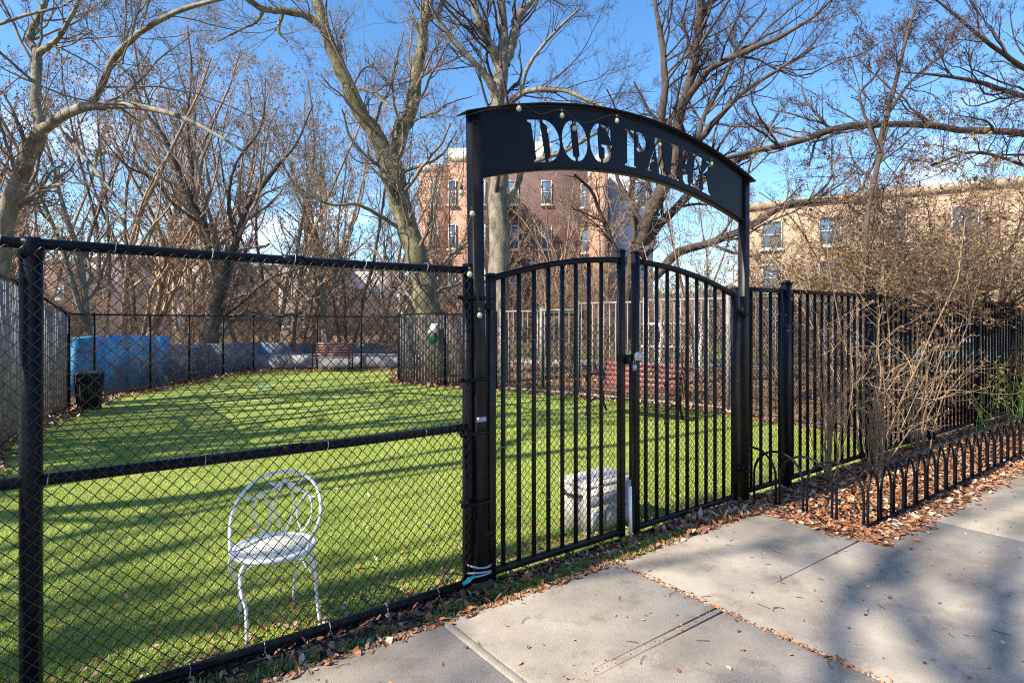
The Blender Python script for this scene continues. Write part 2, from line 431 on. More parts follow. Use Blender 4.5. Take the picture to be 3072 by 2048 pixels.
# bare soil beneath the fence and in the planting bed: uneven sheet
def rough_sheet(name, s0, s1, n0, n1, step, z, amp, m):
    ns, nn_ = int((s1 - s0) / step) + 1, max(3, int((n1 - n0) / step) + 1)
    a = np.linspace(s0, s1, ns); b_ = np.linspace(n0, n1, nn_)
    A, B_ = np.meshgrid(a, b_, indexing='ij')
    Z = z + amp * (np.sin(A * 9.1 + B_ * 5) * .3 + np.sin(A * 23 + B_ * 31) * .3 + rng.uniform(-.6, .6, A.shape))
    V = np.stack([P0[0] + U[0] * A + N[0] * B_, P0[1] + U[1] * A + N[1] * B_, Z], -1).reshape(-1, 3)
    i = np.arange(ns - 1)[:, None] * nn_ + np.arange(nn_ - 1)[None]
    q = np.stack([i, i + nn_, i + nn_ + 1, i + 1], -1).reshape(-1, 4)
    o = mesh_np(name, V, q, m, smooth=True); tag(o, kind='structure'); return o
rough_sheet('soil_strip', -6.0, 2.62, -0.30, -0.01, 0.025, -0.012, 0.008, M['soil'])
rough_sheet('planting_bed', 2.62, 16.0, -1.13, -0.01, 0.03, -0.012, 0.008, M['soil'])

# sidewalk slabs with tooled joints
sw = empty('sidewalk', (P0[0], P0[1], 0), ANG); tag(sw, kind='structure')
def slab(mb, s0, s1, n0, n1, z=0.0, ins=0.006, drop=0.005):
    g_ = 0.0035
    s0 += g_; s1 -= g_; n0 += g_; n1 -= g_
    V = []
    for zz, i_ in ((-0.08, 0), (z - drop, 0), (z, ins)):
        V += [(s0 + i_, n0 + i_, zz), (s1 - i_, n0 + i_, zz), (s1 - i_, n1 - i_, zz), (s0 + i_, n1 - i_, zz)]
    fs = [(8, 9, 10, 11)]
    for L in (0, 4):
        for i in range(4):
            j = (i + 1) % 4; fs.append((L + i, L + j, L + 4 + j, L + 4 + i))
    mb.add(V, fs)
sb = MB()
sL = [-8.0, -6.68, -5.42, -4.16, -2.90, -1.64, -0.385, -0.335, 0.905]
sR = [0.905, 2.62]
for a, b_ in zip(sL[:-1], sL[1:]):
    slab(sb, a, b_, -1.02, -0.235); slab(sb, a, b_, -1.065, -1.02); slab(sb, a, b_, -2.4, -1.065); slab(sb, a, b_, -3.8, -2.4)
slab(sb, 0.905, 2.62, -1.045, -0.245, 0.002)
slab(sb, 0.905, 3.5, -2.4, -1.045, 0.002); slab(sb, 0.905, 3.5, -3.8, -2.4)
slab(sb, 2.62, 3.5, -1.045, -1.0, 0.0)
for a, b_ in zip([3.5, 6.0, 8.5, 11, 13.5], [6.0, 8.5, 11, 13.5, 16]):
    slab(sb, a, b_, -2.4, -1.10); slab(sb, a, b_, -3.8, -2.4)
o = sb.build('paving_slabs', M['concrete'], sw)
tag(o, kind='structure')
rd = MB(); rd.box((2, -8, -0.10), (30, 8.0, 0.10)); o = rd.build('road', M['asphalt'], None); o.location = (P0[0], P0[1], 0); o.rotation_euler = (0, 0, ANG); tag(o, kind='structure')

# ---------------------------------------------------------------- chain-link mesh
def chain_mesh(name, L, z0, z1, w=0.055, h=0.058, r=0.0029, sides=4, m='vinyl_wire', parent=None, x0=0.0, seedk=0):
    nw = int(L / (w / 2))
    npt = int((z1 - z0) / (h / 2)) + 1
    i = np.arange(nw)[:, None]; k = np.arange(npt)[None]
    # wire i zig-zags between x = i*w/2 and (i+1)*w/2
    par = (i + k) % 2
    X = x0 + (i + par) * (w / 2)
    Y = np.where(par == 0, -1, 1) * (r * 1.1)
    Z = z0 + k * (h / 2) + np.zeros_like(X)
    lo = 0.0015 * np.sin(i * 0.7 + k * 0.31) + 0.001 * np.sin(i * 1.9 + k * 1.3)
    P = np.stack([X + lo, Y + 0.006 * np.sin(X * 3.1) * np.sin(Z * 2.7 + .4), Z + 0.003 * np.sin(X * 4)], -1)
    V, q = tube_arrays(P, np.full(P.shape[:2], r), sides)
    return mesh_np(name, V, q, M[m], parent, smooth=False)

# ---------------------------------------------------------------- front-left chain-link fence
fence = empty('chain_link_fence', F(0, 0, 0), ANG)
tag(fence, 'tall black chain link fence with round rails in front of the white chair', 'fence')
def cyl(x, y, z0, z1, r, sides=16):
    mb = MB(); mb.tube([(x, y, z0), (x, y, (z0 + z1) / 2), (x, y, z1)], r, sides); return mb
for x in (-2.05, -4.3):
    mb = cyl(x, 0, -0.05, 1.86, 0.038); mb.build('post', M['black_paint'], fence, smooth=True)
    mb = MB(); mb.lathe((x, 0, 1.81), [(0.043, 0), (0.043, 0.03), (0.034, 0.06), (0.03, 0.075)]); mb.tube([(x - .03, 0, 1.862), (x + .03, 0, 1.862)], 0.03, 14)
    mb.build('post_cap', M['black_paint'], fence, smooth=True)
mb = cyl(-0.045, 0.012, -0.05, 1.90, 0.033); mb.build('post', M['black_paint'], fence, smooth=True)
for nm, z, r_ in (('top_rail', 1.862, 0.0215), ('middle_rail', 0.945, 0.023), ('bottom_rail', 0.03, 0.0235)):
    pts = [(x, 0.0, z + 0.004 * math.sin(x * 2.1)) for x in np.linspace(-4.6, -0.05, 24)]
    mb = MB(); mb.tube(pts, r_, 14)
    if nm != 'bottom_rail':
        for x in (-2.6, -1.06): mb.tube([(x - .05, 0, z), (x + .05, 0, z)], r_ + 0.0025, 14)
    mb.build(nm, M['black_paint'], fence, smooth=True)
chain_mesh('chain_mesh', 4.55, 0.0, 1.872, parent=fence, x0=-4.6).location = (0, -0.041, 0)
mb = MB()
for z, ss in ((0.03, np.arange(-4.3, -0.1, 0.31)), (1.862, np.arange(-4.3, -0.1, 0.36)), (0.945, np.arange(-4.2, -0.1, 0.55))):
    for x in ss:
        a = np.linspace(0, 2 * math.pi, 11)
        mb.tube([(x + 0.004 * math.sin(v), -0.010 + 0.034 * math.cos(v), z + 0.0285 * math.sin(v)) for v in a], 0.0018, 5)
        if z < 0.1:
            mb.tube([(x, -0.040, z), (x + .01, -0.06, z - 0.03), (x + .025, -0.065, z - .05)], 0.0016, 4)
        mb.build('wire_tie', M['pale_wire'], fence); mb = MB()

# ---------------------------------------------------------------- gateway arch with the cut-out sign
arch = empty('gateway_arch', F(0, 0, 0), ANG)
tag(arch, 'black steel gateway arch with DOG PARK cut through its curved header', 'gateway')
def post_sq(x, y, w_, z0, z1, lean=0.0):
    mb = MB(); c = w_ / 2; k = 0.006
    ring = [(-c + k, -c), (c - k, -c), (c, -c + k), (c, c - k), (c - k, c), (-c + k, c), (-c, c - k), (-c, -c + k)]
    V = [(x + a + lean * (z - 0.0), y + b_, z) for z in (z0, z1) for a, b_ in ring]
    fs = [(i, (i + 1) % 8, 8 + (i + 1) % 8, 8 + i) for i in range(8)] + [tuple(range(8, 16)), tuple(range(7, -1, -1))]
    mb.add(V, fs); return mb
ztop = lambda s: 3.045 - 0.12 * (s - 1.42) ** 2
zbot = lambda s: 2.63 - 0.109 * (s - 1.42) ** 2
LEAN = -0.016
post_sq(0.035, 0.0, 0.076, -0.05, ztop(0.0) - 0.006, LEAN).build('post', M['dusty_black'], arch)
post_sq(2.80, 0.0, 0.072, -0.05, ztop(2.8) - 0.006, 0.004).build('post', M['dusty_black'], arch)
# header: flat plate with stencil holes, made as a filled 2D curve and turned into a mesh
def arcp(cx, cy, rx, ry, a0, a1, k=12):
    return [(cx + rx * math.cos(rad(a)), cy + ry * math.sin(rad(a))) for a in np.linspace(a0, a1, k)]
stem = [(0, 1), (0.45, 1), (0.45, 0.07), (0.54, 0.04), (0.54, 0), (0, 0), (0, 0.045), (0.10, 0.08), (0.10, 0.91), (0, 0.955)]
GL = {
 'D': [[(0, 1), (0.42, 1), (0.42, 0.0), (0.02, 0), (0.02, 0.04), (0.11, 0.08), (0.11, 0.91), (0, 0.955)],
       arcp(0.50, 0.5, 0.50, 0.5, 90, -90, 16) + [(0.50, 0.07), (0.60, 0.15), (0.62, 0.5), (0.60, 0.86), (0.50, 0.93)]],
 'O': [arcp(0.47, 0.5, 0.47, 0.5, 90, 270, 16) + [(0.47, 0.07), (0.39, 0.14), (0.385, 0.5), (0.39, 0.86), (0.47, 0.93)],
       arcp(0.53, 0.5, 0.47, 0.5, 90, -90, 16) + [(0.53, 0.07), (0.61, 0.14), (0.615, 0.5), (0.61, 0.86), (0.53, 0.93)]],
 'G': [arcp(0.47, 0.5, 0.47, 0.5, 90, 270, 16) + [(0.47, 0.07), (0.39, 0.14), (0.385, 0.5), (0.39, 0.86), (0.47, 0.93)],
       [(0.53, 1.0), (0.72, 0.96), (0.86, 0.93), (0.97, 0.97), (0.97, 0.60), (0.92, 0.60), (0.86, 0.72), (0.74, 0.86), (0.53, 0.94)],
       [(0.50, 0.47), (1.0, 0.47), (1.0, 0.42), (0.95, 0.40), (0.95, 0.22)] + arcp(0.53, 0.30, 0.42, 0.30, -15, -90, 8) + [(0.53, 0.07), (0.62, 0.14), (0.63, 0.38), (0.50, 0.42)]],
 'P': [stem, [(0.53, 1.0)] + arcp(0.66, 0.73, 0.34, 0.27, 90, -90, 12) + [(0.53, 0.46), (0.53, 0.54), (0.60, 0.58), (0.61, 0.74), (0.60, 0.90), (0.53, 0.93)]],
 'A': [[(0.36, 1), (0.62, 1), (0.93, 0.06), (1.0, 0.04), (1.0, 0), (0.50, 0), (0.50, 0.04), (0.58, 0.07), (0.33, 0.86)],
       [(0.29, 0.72), (0.345, 0.60), (0.25, 0.36), (0.36, 0.36), (0.40, 0.28), (0.22, 0.28), (0.16, 0.07), (0.28, 0.04), (0.28, 0), (0, 0), (0, 0.04), (0.08, 0.07)]],
 'R': [stem, [(0.53, 1.0)] + arcp(0.66, 0.76, 0.32, 0.24, 90, -90, 12) + [(0.53, 0.52), (0.53, 0.59), (0.60, 0.62), (0.61, 0.76), (0.60, 0.91), (0.53, 0.94)],
       [(0.58, 0.46), (0.78, 0.45), (0.93, 0.36), (0.96, 0.10), (1.02, 0.05), (1.0, 0), (0.82, -0.01), (0.70, 0.08), (0.66, 0.34), (0.58, 0.40)]],
 'K': [[(x, y) for x, y in stem if True][:2] + [(0.45, 0.07), (0.50, 0.04), (0.50, 0), (0, 0), (0, 0.045), (0.10, 0.08), (0.10, 0.91), (0, 0.955)],
       [(0.64, 1), (1.0, 1), (1.0, 0.955), (0.90, 0.93), (0.68, 0.62), (0.93, 0.07), (1.02, 0.04), (1.02, 0), (0.58, 0), (0.58, 0.04), (0.65, 0.07), (0.53, 0.46), (0.53, 0.54), (0.78, 0.93), (0.64, 0.955)]],
}
cu = bpy.data.curves.new('header_outline', 'CURVE'); cu.dimensions = '2D'; cu.fill_mode = 'BOTH'; cu.extrude = 0.004
def spl(pts):
    s_ = cu.splines.new('POLY'); s_.points.add(len(pts) - 1)
    for i, (x, y) in enumerate(pts): s_.points[i].co = (x, y, 0, 1)
    s_.use_cyclic_u = True
sr = np.linspace(0.012, 2.775, 60)
spl([(s, ztop(s) - 0.004) for s in sr] + [(s, zbot(s)) for s in sr[::-1]])
for ch, s0, s1 in (('D', 0.402, 0.658), ('O', 0.671, 0.908), ('G', 0.924, 1.146), ('P', 1.275, 1.507), ('A', 1.516, 1.752), ('R', 1.774, 2.028), ('K', 2.046, 2.325)):
    cs = (s0 + s1) / 2; zc = 2.815 - 0.115 * (cs - 1.42) ** 2; th = math.atan(-2 * 0.115 * (cs - 1.42)); H = 0.268; W = s1 - s0
    for pc in GL[ch]:
        q_ = []
        for x, y in pc:
            dx, dy = (x - 0.5) * W, (y - 0.5) * H
            q_.append((cs + dx * math.cos(th) - dy * math.sin(th), zc + dx * math.sin(th) + dy * math.cos(th)))
        spl(q_)
co = bpy.data.objects.new('header_tmp', cu); C.objects.link(co)
dg = bpy.context.evaluated_depsgraph_get()
me = bpy.data.meshes.new_from_object(co.evaluated_get(dg))
bpy.data.objects.remove(co)
me.materials.clear(); me.materials.append(M['black_paint'])
hd = bpy.data.objects.new('header_sign', me); C.objects.link(hd); hd.parent = arch
hd.rotation_euler = (rad(90), 0, 0); hd.location = (0, -0.012, 0)
def strip(f, x0, x1, y0, y1, th, k=50):
    mb = MB(); xs = np.linspace(x0, x1, k); V = []
    for x in xs: V += [(x, y0, f(x)), (x, y1, f(x)), (x, y1, f(x) + th), (x, y0, f(x) + th)]
    fs = []
    for i in range(k - 1):
        a = i * 4
        for j in range(4): fs.append((a + j, a + (j + 1) % 4, a + 4 + (j + 1) % 4, a + 4 + j))
    fs += [(3, 2, 1, 0), tuple((k - 1) * 4 + j for j in range(4))]
    mb.add(V, fs); return mb
strip(ztop, -0.10, 2.90, -0.065, 0.055, 0.007).build('cap_strip', M['black_paint'], arch)
strip(lambda s: zbot(s) - 0.007, 0.035, 2.77, -0.035, 0.035, 0.0065).build('lower_flange', M['black_paint'], arch)
# pipe bands holding the fence to the arch post
for z in (1.70, 1.222, 0.905, 0.494):
    mb = MB(); mb.box((0.005 + LEAN * z, 0.0, z), (0.155, 0.10, 0.018), bev=0.004); mb.box((-0.088 + LEAN * z, -0.02, z), (0.03, 0.012, 0.026), bev=0.002)
    mb.build('pipe_band', M['black_paint'], arch)
mb = MB(); mb.box((0.035 + LEAN * 0.98, -0.037, 0.985), (0.066, 0.004, 0.028)); mb.build('tape', M['pale_wire'], arch)
mb = MB()
for z in (0.055, 0.075, 0.13):
    a = np.linspace(0, 2 * math.pi, 17)
    mb.tube([(0.02 + 0.085 * math.cos(v), 0.055 * math.sin(v), z + 0.02 * math.cos(v + z * 30)) for v in a], 0.006, 6)
mb.build('wire_wrap', M['pale_wire'], arch)
mb = MB(); mb.tube([(-0.045, -0.055, 0.085), (-0.09, -0.065, 0.075), (-0.125, -0.06, 0.06)], [0.008, 0.013, 0.011], 8); mb.build('tape_tail', M['cyan_tape'], arch, smooth=True)
mb = MB(); mb.box((0.03, -0.01, 0.0), (0.17, 0.15, 0.05), bev=0.02); mb.build('footing', M['soil'], arch)

# string lights hung along the arch
sl = empty('string_lights', F(0, 0, 0), ANG)
tag(sl, 'string of round clear bulbs wound along the DOG PARK gateway', 'string lights')
def s_of(X, n=0.0):
    t_ = (X - CX) / FPX
    ox, oy = P0[0] + N[0] * n, P0[1] + N[1] * n
    return (oy * t_ - ox) / (U[0] - U[1] * t_)
def fz(X, Y, n=-0.075):
    s = s_of(X, n); d = P0[1] + U[1] * s + N[1] * n
    return (s, n, EYE - (Y - HY) / FPX * d)
bpix = [(1102, 724), (1079, 630), (1085, 491), (1060, 443), (1192, 250), (1291, 266), (1417, 278), (1319, 295), (1515, 333), (1634, 377)]
for (X, Y) in bpix:
    p = fz(X, Y)
    mb = MB(); mb.lathe(p, [(0.002, -0.018), (0.009, -0.015), (0.0155, -0.007), (0.0165, 0.002), (0.013, 0.011), (0.008, 0.017), (0.007, 0.021)], 12)
    bo = mb.build('bulb', M['bulb_glass'], sl, smooth=True)
    mb = MB(); mb.lathe(p, [(0.0095, 0.018), (0.0095, 0.038), (0.005, 0.044)], 10); mb.build('socket', M['green_cord'], bo)
cord = [fz(1102, 712), fz(1092, 660), fz(1079, 618), fz(1064, 590), fz(1068, 540), fz(1085, 479), fz(1072, 450), fz(1060, 431), fz(1064, 400), fz(1064, 330), fz(1060, 275),
        fz(1120, 252), fz(1192, 238), fz(1240, 262), fz(1291, 252), fz(1340, 283), fz(1417, 264), fz(1470, 310), fz(1515, 319), fz(1580, 350), fz(1634, 363), fz(1700, 408)]
mb = MB(); mb.tube(smooth_path(cord, 90), 0.0022, 5); mb.build('cord', M['green_cord'], sl)

# ---------------------------------------------------------------- gate leaves
zarc = lambda s: 2.025 - 0.122 * (s - 1.32) ** 2
def leaf(name, label, s0, s1, side, x_p0, step, npk):
    """side 0: hinge at s0, 1: hinge at s1; object's origin at the hinge"""
    hinge = s0 if side == 0 else s1
    g_ = empty(name, F(hinge, -0.005, 0), ANG); tag(g_, label, 'gate')
    a = 0.05
    for k, s in enumerate((s0, s1)):
        inner = (k == 1) if side == 0 else (k == 0)
        top = 2.06 if inner else 1.835
        mb = post_sq(s - hinge, 0, a, 0.02 if inner else -0.03, top); mb.box((s - hinge, 0, top + 0.004), (a + 0.012, a + 0.012, 0.012), bev=0.004)
        mb.box((s - hinge, 0, top + 0.013), (a - 0.006, a - 0.006, 0.010), bev=0.004)
        mb.build('stile', M['dusty_black'], g_)
    strip(lambda x: zarc(x + hinge) - 0.045, s0 + a / 2 - hinge, s1 - a / 2 - hinge, -0.019, 0.019, 0.038, 24).build('top_rail', M['black_paint'], g_)
    mb = MB(); mb.box(((s0 + s1) / 2 - hinge, 0, 0.055), (s1 - s0 - a, 0.036, 0.04), bev=0.003); mb.build('bottom_rail', M['dusty_black'], g_)
    for i in range(npk):
        s = x_p0 + step * i
        post_sq(s - hinge, 0, 0.026, 0.075, zarc(s) - 0.046).build('picket', M['dusty_black'], g_)
    c = chain_mesh('chain_mesh', s1 - s0 - a - 0.01, 0.08, 1.555, r=0.0021, w=0.050, h=0.054, parent=g_, x0=s0 + a / 2 + 0.004 - hinge); c.location = (0, 0.026, 0)
    mb = MB()
    for i in range(npk):
        s = x_p0 + step * i
        for z in ((0.42, 1.18) if i % 2 else (0.8, 1.45)):
            aa = np.linspace(0, 2 * math.pi, 9)
            mb = MB(); mb.tube([(s - hinge + 0.02 * math.cos(v), 0.02 * math.sin(v) + .004, z + 0.006 * math.sin(v)) for v in aa], 0.0011, 4)
            mb.build('wire_tie', M['pale_wire'], g_)
    return g_, hinge
gl, hl = leaf('gate_leaf', 'left leaf of the black picket gate, in front of the pale storage box', 0.108, 1.245, 0, 0.2, 0.1208, 8 + 0)
gr, hr = leaf('gate_leaf', 'right leaf of the black picket gate, beside the planting bed', 1.398, 2.66, 1, 1.512, 0.1235, 9)
gl['group'] = gr['group'] = 'two leaves of the arched picket gate'
for z in (1.65, 0.30):
    mb = MB(); mb.box((0.035, -0.004, z), (0.085, 0.075, 0.035), bev=0.006); mb.tube([(0.045, -0.05, z - .035), (0.045, -0.05, z + .035)], 0.011, 10); mb.box((0.10, -0.02, z - 0.03), (0.09, 0.09, 0.022), bev=0.004)
    mb.build('hinge', M['black_paint'], gr)
    mb = MB(); mb.box((-0.035, -0.004, z), (0.06, 0.065, 0.035), bev=0.006); mb.build('hinge', M['black_paint'], gl)
# latch, rod and sleeve ride on the left leaf
xm = 1.245 - hl
mb = MB(); mb.box((xm + 0.05, -0.03, 1.30), (0.24, 0.012, 0.045), bev=0.004); mb.box((xm + 0.02, -0.045, 1.285), (0.04, 0.03, 0.06), bev=0.005); mb.build('latch', M['black_paint'], gl)
mb = MB(); mb.tube([(xm + 0.075, -0.02, 0.42), (xm + 0.075, -0.02, 1.28)], 0.009, 10); mb.build('drop_rod', M['dusty_black'], gl, smooth=True)
mb = MB(); mb.tube([(xm + 0.068, -0.03, 0.0), (xm + 0.062, -0.03, 0.375)], 0.013, 12); mb.build('rod_sleeve', M['white_metal'], gl, smooth=True)
pl_ = empty('padlock', F(1.345, -0.062, 1.20), ANG); tag(pl_, 'round steel padlock hanging at the latch between the two gate leaves', 'padlock')
mb = MB()
V = []; fs = []
for k, (yy, rr) in enumerate(((-0.022, 0.027), (-0.018, 0.031), (0.004, 0.031), (0.008, 0.027))):
    for i in range(18): V.append((rr * math.cos(i * math.pi / 9) + 0.01, yy, 0.11 + rr * math.sin(i * math.pi / 9)))
for L in range(3):
    for i in range(18): fs.append((L * 18 + i, L * 18 + (i + 1) % 18, (L + 1) * 18 + (i + 1) % 18, (L + 1) * 18 + i))
fs += [tuple(range(18)), tuple(range(54, 72))[::-1]]
mb.add(V, fs); mb.build('lock_disc', M['white_metal'], pl_)
mb = MB(); mb.box((-0.02, 0.0, 0.03), (0.035, 0.02, 0.045), bev=0.005); mb.build('lock_body', M['steel'], pl_)
mb = MB(); mb.tube([(-0.03, 0, 0.05), (-0.03, 0, 0.08), (-0.02, 0, 0.09), (-0.01, 0, 0.08), (-0.01, 0, 0.05)], 0.003, 6); mb.build('shackle', M['steel'], pl_)

# ---------------------------------------------------------------- picket fence right of the gate
def picket_bay(name, L, npk, H, parent, x0, pw=0.030, rail=0.038, m='black_paint', z0=0.05):
    mb = MB()
    mb.box((x0 + L / 2, 0, H - rail / 2), (L, 0.036, rail), bev=0.003); mb.box((x0 + L / 2, 0, z0 + rail / 2), (L, 0.036, rail), bev=0.003)
    for i in range(npk):
        x = x0 + L * (i + 0.5) / npk
        V = post_sq(x, 0, pw * 0.88, z0 + rail, H - rail)
        for v, off in ((V, 0),):
            n0 = mb.n; mb.V += v.V
            for k_, f_ in v.F.items(): mb.F.setdefault(k_, []).extend([[i_ + n0 for i_ in ff] for ff in f_])
            mb.n += v.n
    return mb.build(name, M[m], parent)
pf = empty('picket_fence', F(2.84, 0, 0), ANG)
tag(pf, 'black picket fence right of the gate, running behind the hooped edging and the bare shrubs', 'fence')
ps = [3.518 - 2.84 + 1.822 * i for i in range(7)]
picket_bay('picket_panel', ps[0] - 0.04, 4, 1.862, pf, 0.0)
pan = picket_bay('picket_panel', 1.822 - 0.075, 12, 1.862, pf, 0.0375); pan.location = (ps[0], 0, 0)
cm = chain_mesh('chain_mesh', 1.80, 0.08, 1.84, r=0.0018, parent=pf, x0=0.01); cm.location = (ps[0], 0.03, 0)
chain_mesh('chain_mesh', 0.66, 0.08, 1.84, r=0.0018, parent=pf, x0=0.01).location = (0, 0.03, 0)
for i in range(1, 6):
    for o_ in (pan, cm):
        c = o_.copy(); C.objects.link(c); c.parent = pf; c.location = (ps[i], o_.location[1], 0)
for x in ps[:6]:
    mb = post_sq(x, 0, 0.074, -0.05, 1.915); mb.box((x, 0, 1.92), (0.096, 0.096, 0.016), bev=0.004); mb.lathe((x, 0, 1.928), [(0.04, 0), (0.032, 0.012), (0.012, 0.02)], 8)
    mb.build('post', M['black_paint'], pf)

# ---------------------------------------------------------------- hooped edging round the planting bed
def hoop(name, parent, x0, x1, H=0.455, part=(0, 1), r=0.0098):
    xc, rx = (x0 + x1) / 2, abs(x1 - x0) / 2
    sh = H - rx * 1.02
    pts = [(x0, 0, -0.03), (x0, 0, sh * .5), (x0, 0, sh)] + [(xc - rx * math.cos(a), 0, sh + rx * 1.02 * math.sin(a)) for a in np.linspace(0.15, math.pi - 0.15, 18)] + [(x1, 0, sh), (x1, 0, sh * .5), (x1, 0, -0.03)]
    k = len(pts); pts = pts[int(part[0] * k):int(part[1] * k)]
    mb = MB(); mb.tube(pts, r, 8); return mb.build(name, M['black_paint'], parent, smooth=True)
e1 = empty('hoop_edging', F(2.88, -0.055, 0), ANG - math.pi / 2)
tag(e1, 'short side of the black hooped edging, running from the fence to the pavement corner', 'edging', 'hooped edging round the planting bed')
for k in range(3): hoop('hoop', e1, 0.0 + 0.232 * k, 0.43 + 0.232 * k)
hoop('half_hoop', e1, -0.232, 0.198, part=(0.48, 1)); hoop('half_hoop', e1, 0.696, 1.126, part=(0, 0.5))
post_sq(0.905, 0, 0.03, -0.02, 0.035).build('corner_foot', M['black_paint'], e1)
e2 = empty('hoop_edging', F(2.88, -0.97, 0), ANG)
tag(e2, 'long side of the black hooped edging, running beside the pavement towards the right edge', 'edging', 'hooped edging round the planting bed')
h0 = hoop('hoop', e2, 0.02, 0.44)
for k in range(1, 40):
    c = h0.copy(); C.objects.link(c); c.parent = e2; c.location = (0.236 * k, 0, 0)
hoop('half_hoop', e2, -0.216, 0.204, part=(0.48, 1))
mb = MB(); mb.box((4.7, 0, 0.018), (9.4, 0.025, 0.012)); mb.build('base_bar', M['black_paint'], e2)

# ---------------------------------------------------------------- white bistro chair
ch = empty('bistro_chair', (-1.235, 3.085, 0), rad(6))
tag(ch, 'white wrought metal garden chair with looped back on the lawn behind the mesh', 'chair')
SH = 0.405; SR = 0.208
mb = MB()
ring = [(SR * math.cos(a), SR * 0.97 * math.sin(a), SH) for a in np.linspace(0, 2 * math.pi, 41)]
V = []; fs = []
K_ = 40
for i in range(K_):
    a = 2 * math.pi * i / K_
    for rr, zz in ((SR, SH - 0.022), (SR + 0.004, SH - 0.006), (SR - 0.004, SH + 0.002), (SR - 0.026, SH + 0.0), (SR - 0.028, SH - 0.005), (SR - 0.006, SH - 0.022)):
        V.append((rr * math.cos(a), rr * 0.97 * math.sin(a), zz))
for i in range(K_):
    j = (i + 1) % K_
    for k in range(6): fs.append((i * 6 + k, j * 6 + k, j * 6 + (k + 1) % 6, i * 6 + (k + 1) % 6))
mb.add(V, fs); mb.build('seat_rim', M['white_metal'], ch, smooth=True)
mb = MB()   # pierced seat: woven flat strips
for ax in (0, 1):
    for k in range(-10, 11):
        c = k * 0.0182; h_ = math.sqrt(max(0, (SR - 0.024) ** 2 - c * c))
        if h_ < 0.02: continue
        if ax == 0: mb.box((c, 0, SH - 0.006), (0.0072, 2 * h_ * .97, 0.0022))
        else: mb.box((0, c, SH - 0.0035), (2 * h_, 0.0072, 0.0022))
mb.build('seat', M['white_metal'], ch)
# back hoop: one bent tube round the rear of the seat, its ends run down as the front legs
hp = [(-0.185, -0.085, SH - 0.01), (-0.200, -0.05, SH + 0.05), (-0.222, 0.02, 0.51), (-0.222, 0.075, 0.58), (-0.185, 0.145, 0.66), (-0.11, 0.20, 0.712), (0, 0.222, 0.732)]
hp = hp + [(-x, y, z) for x, y, z in hp[-2::-1]]
mb = MB(); mb.tube(smooth_path(hp, 60), 0.0088, 10); hoop_o = mb.build('back_hoop', M['white_metal'], ch, smooth=True)
def on_back(x, z):
    """point of the curved back surface"""
    y = 0.205 - 1.55 * x * x + (z - SH) * 0.05
    return (x, y, z)
for cx_, zt, wv in ((-0.115, 0.620, 0.036), (0.0, 0.685, 0.044), (0.115, 0.620, 0.036)):
    pts = []
    for a in np.linspace(0, 2 * math.pi, 25):
        tt = (1 - math.cos(a)) / 2
        z = SH + 0.003 + (zt - SH) * tt
        x = cx_ * (0.85 + 0.25 * tt) + wv * math.sin(a) * (0.35 + 0.85 * math.sin(math.pi * tt) ** .8) * (1.0 if True else 1)
        pts.append(on_back(x, z))
    mb = MB(); mb.tube(smooth_path(pts, 40), 0.0058, 8); mb.build('back_loop', M['white_metal'], ch, smooth=True)
mb = MB()
for (x0, z0, x1, z1, sag) in ((-0.20, 0.62, -0.118, 0.62, -0.022), (-0.118, 0.62, -0.0, 0.687, -0.012), (0.0, 0.687, 0.118, 0.62, -0.012), (0.118, 0.62, 0.20, 0.62, -0.022), (-0.10, 0.695, -0.0, 0.687, -0.03), (0.0, 0.687, 0.10, 0.695, -0.03)):
    pts = []
    for u in np.linspace(0, 1, 9):
        pts.append(on_back(x0 + (x1 - x0) * u, z0 + (z1 - z0) * u + sag * math.sin(math.pi * u)))
    mb.tube(pts, [0.0035 + 0.004 * math.sin(math.pi * u) for u in np.linspace(0, 1, 9)], 6)
mb.build('scrollwork', M['white_metal'], ch, smooth=True)
for i, (x, y, fx, fy) in enumerate(((-0.09, -0.170, -0.055, -0.24), (0.185, -0.055, 0.246, -0.047), (0.10, 0.145, 0.042, 0.217), (-0.185, 0.00, -0.198, 0.096))):
    pts = [(x * .9, y * .9, SH - 0.02), (x * 1.12, y * 1.12, SH - 0.06), (x * 1.14 * .7 + fx * .32, y * 1.14 * .7 + fy * .32, SH - 0.15), (x * .35 + fx * .65, y * .35 + fy * .65, 0.18), (fx, fy, 0.0)]
    mb = MB(); mb.tube(smooth_path(pts, 16), 0.0085, 8); mb.lathe((fx, fy, 0.0), [(0.015, -0.004), (0.016, 0.006), (0.009, 0.012)], 10)
    mb.build('leg', M['white_metal'], ch, smooth=True)
mb = MB()
for sx_ in (-1, 1):
    mb.tube(smooth_path([(sx_ * .19, -0.05, SH - 0.02), (sx_ * .215, -0.02, SH - 0.09), (sx_ * .19, 0.02, SH - 0.16), (sx_ * .12, 0.11, SH - 0.12), (sx_ * .10, 0.15, SH - 0.03)], 14), 0.006, 7)
mb.build('side_brace', M['white_metal'], ch, smooth=True)

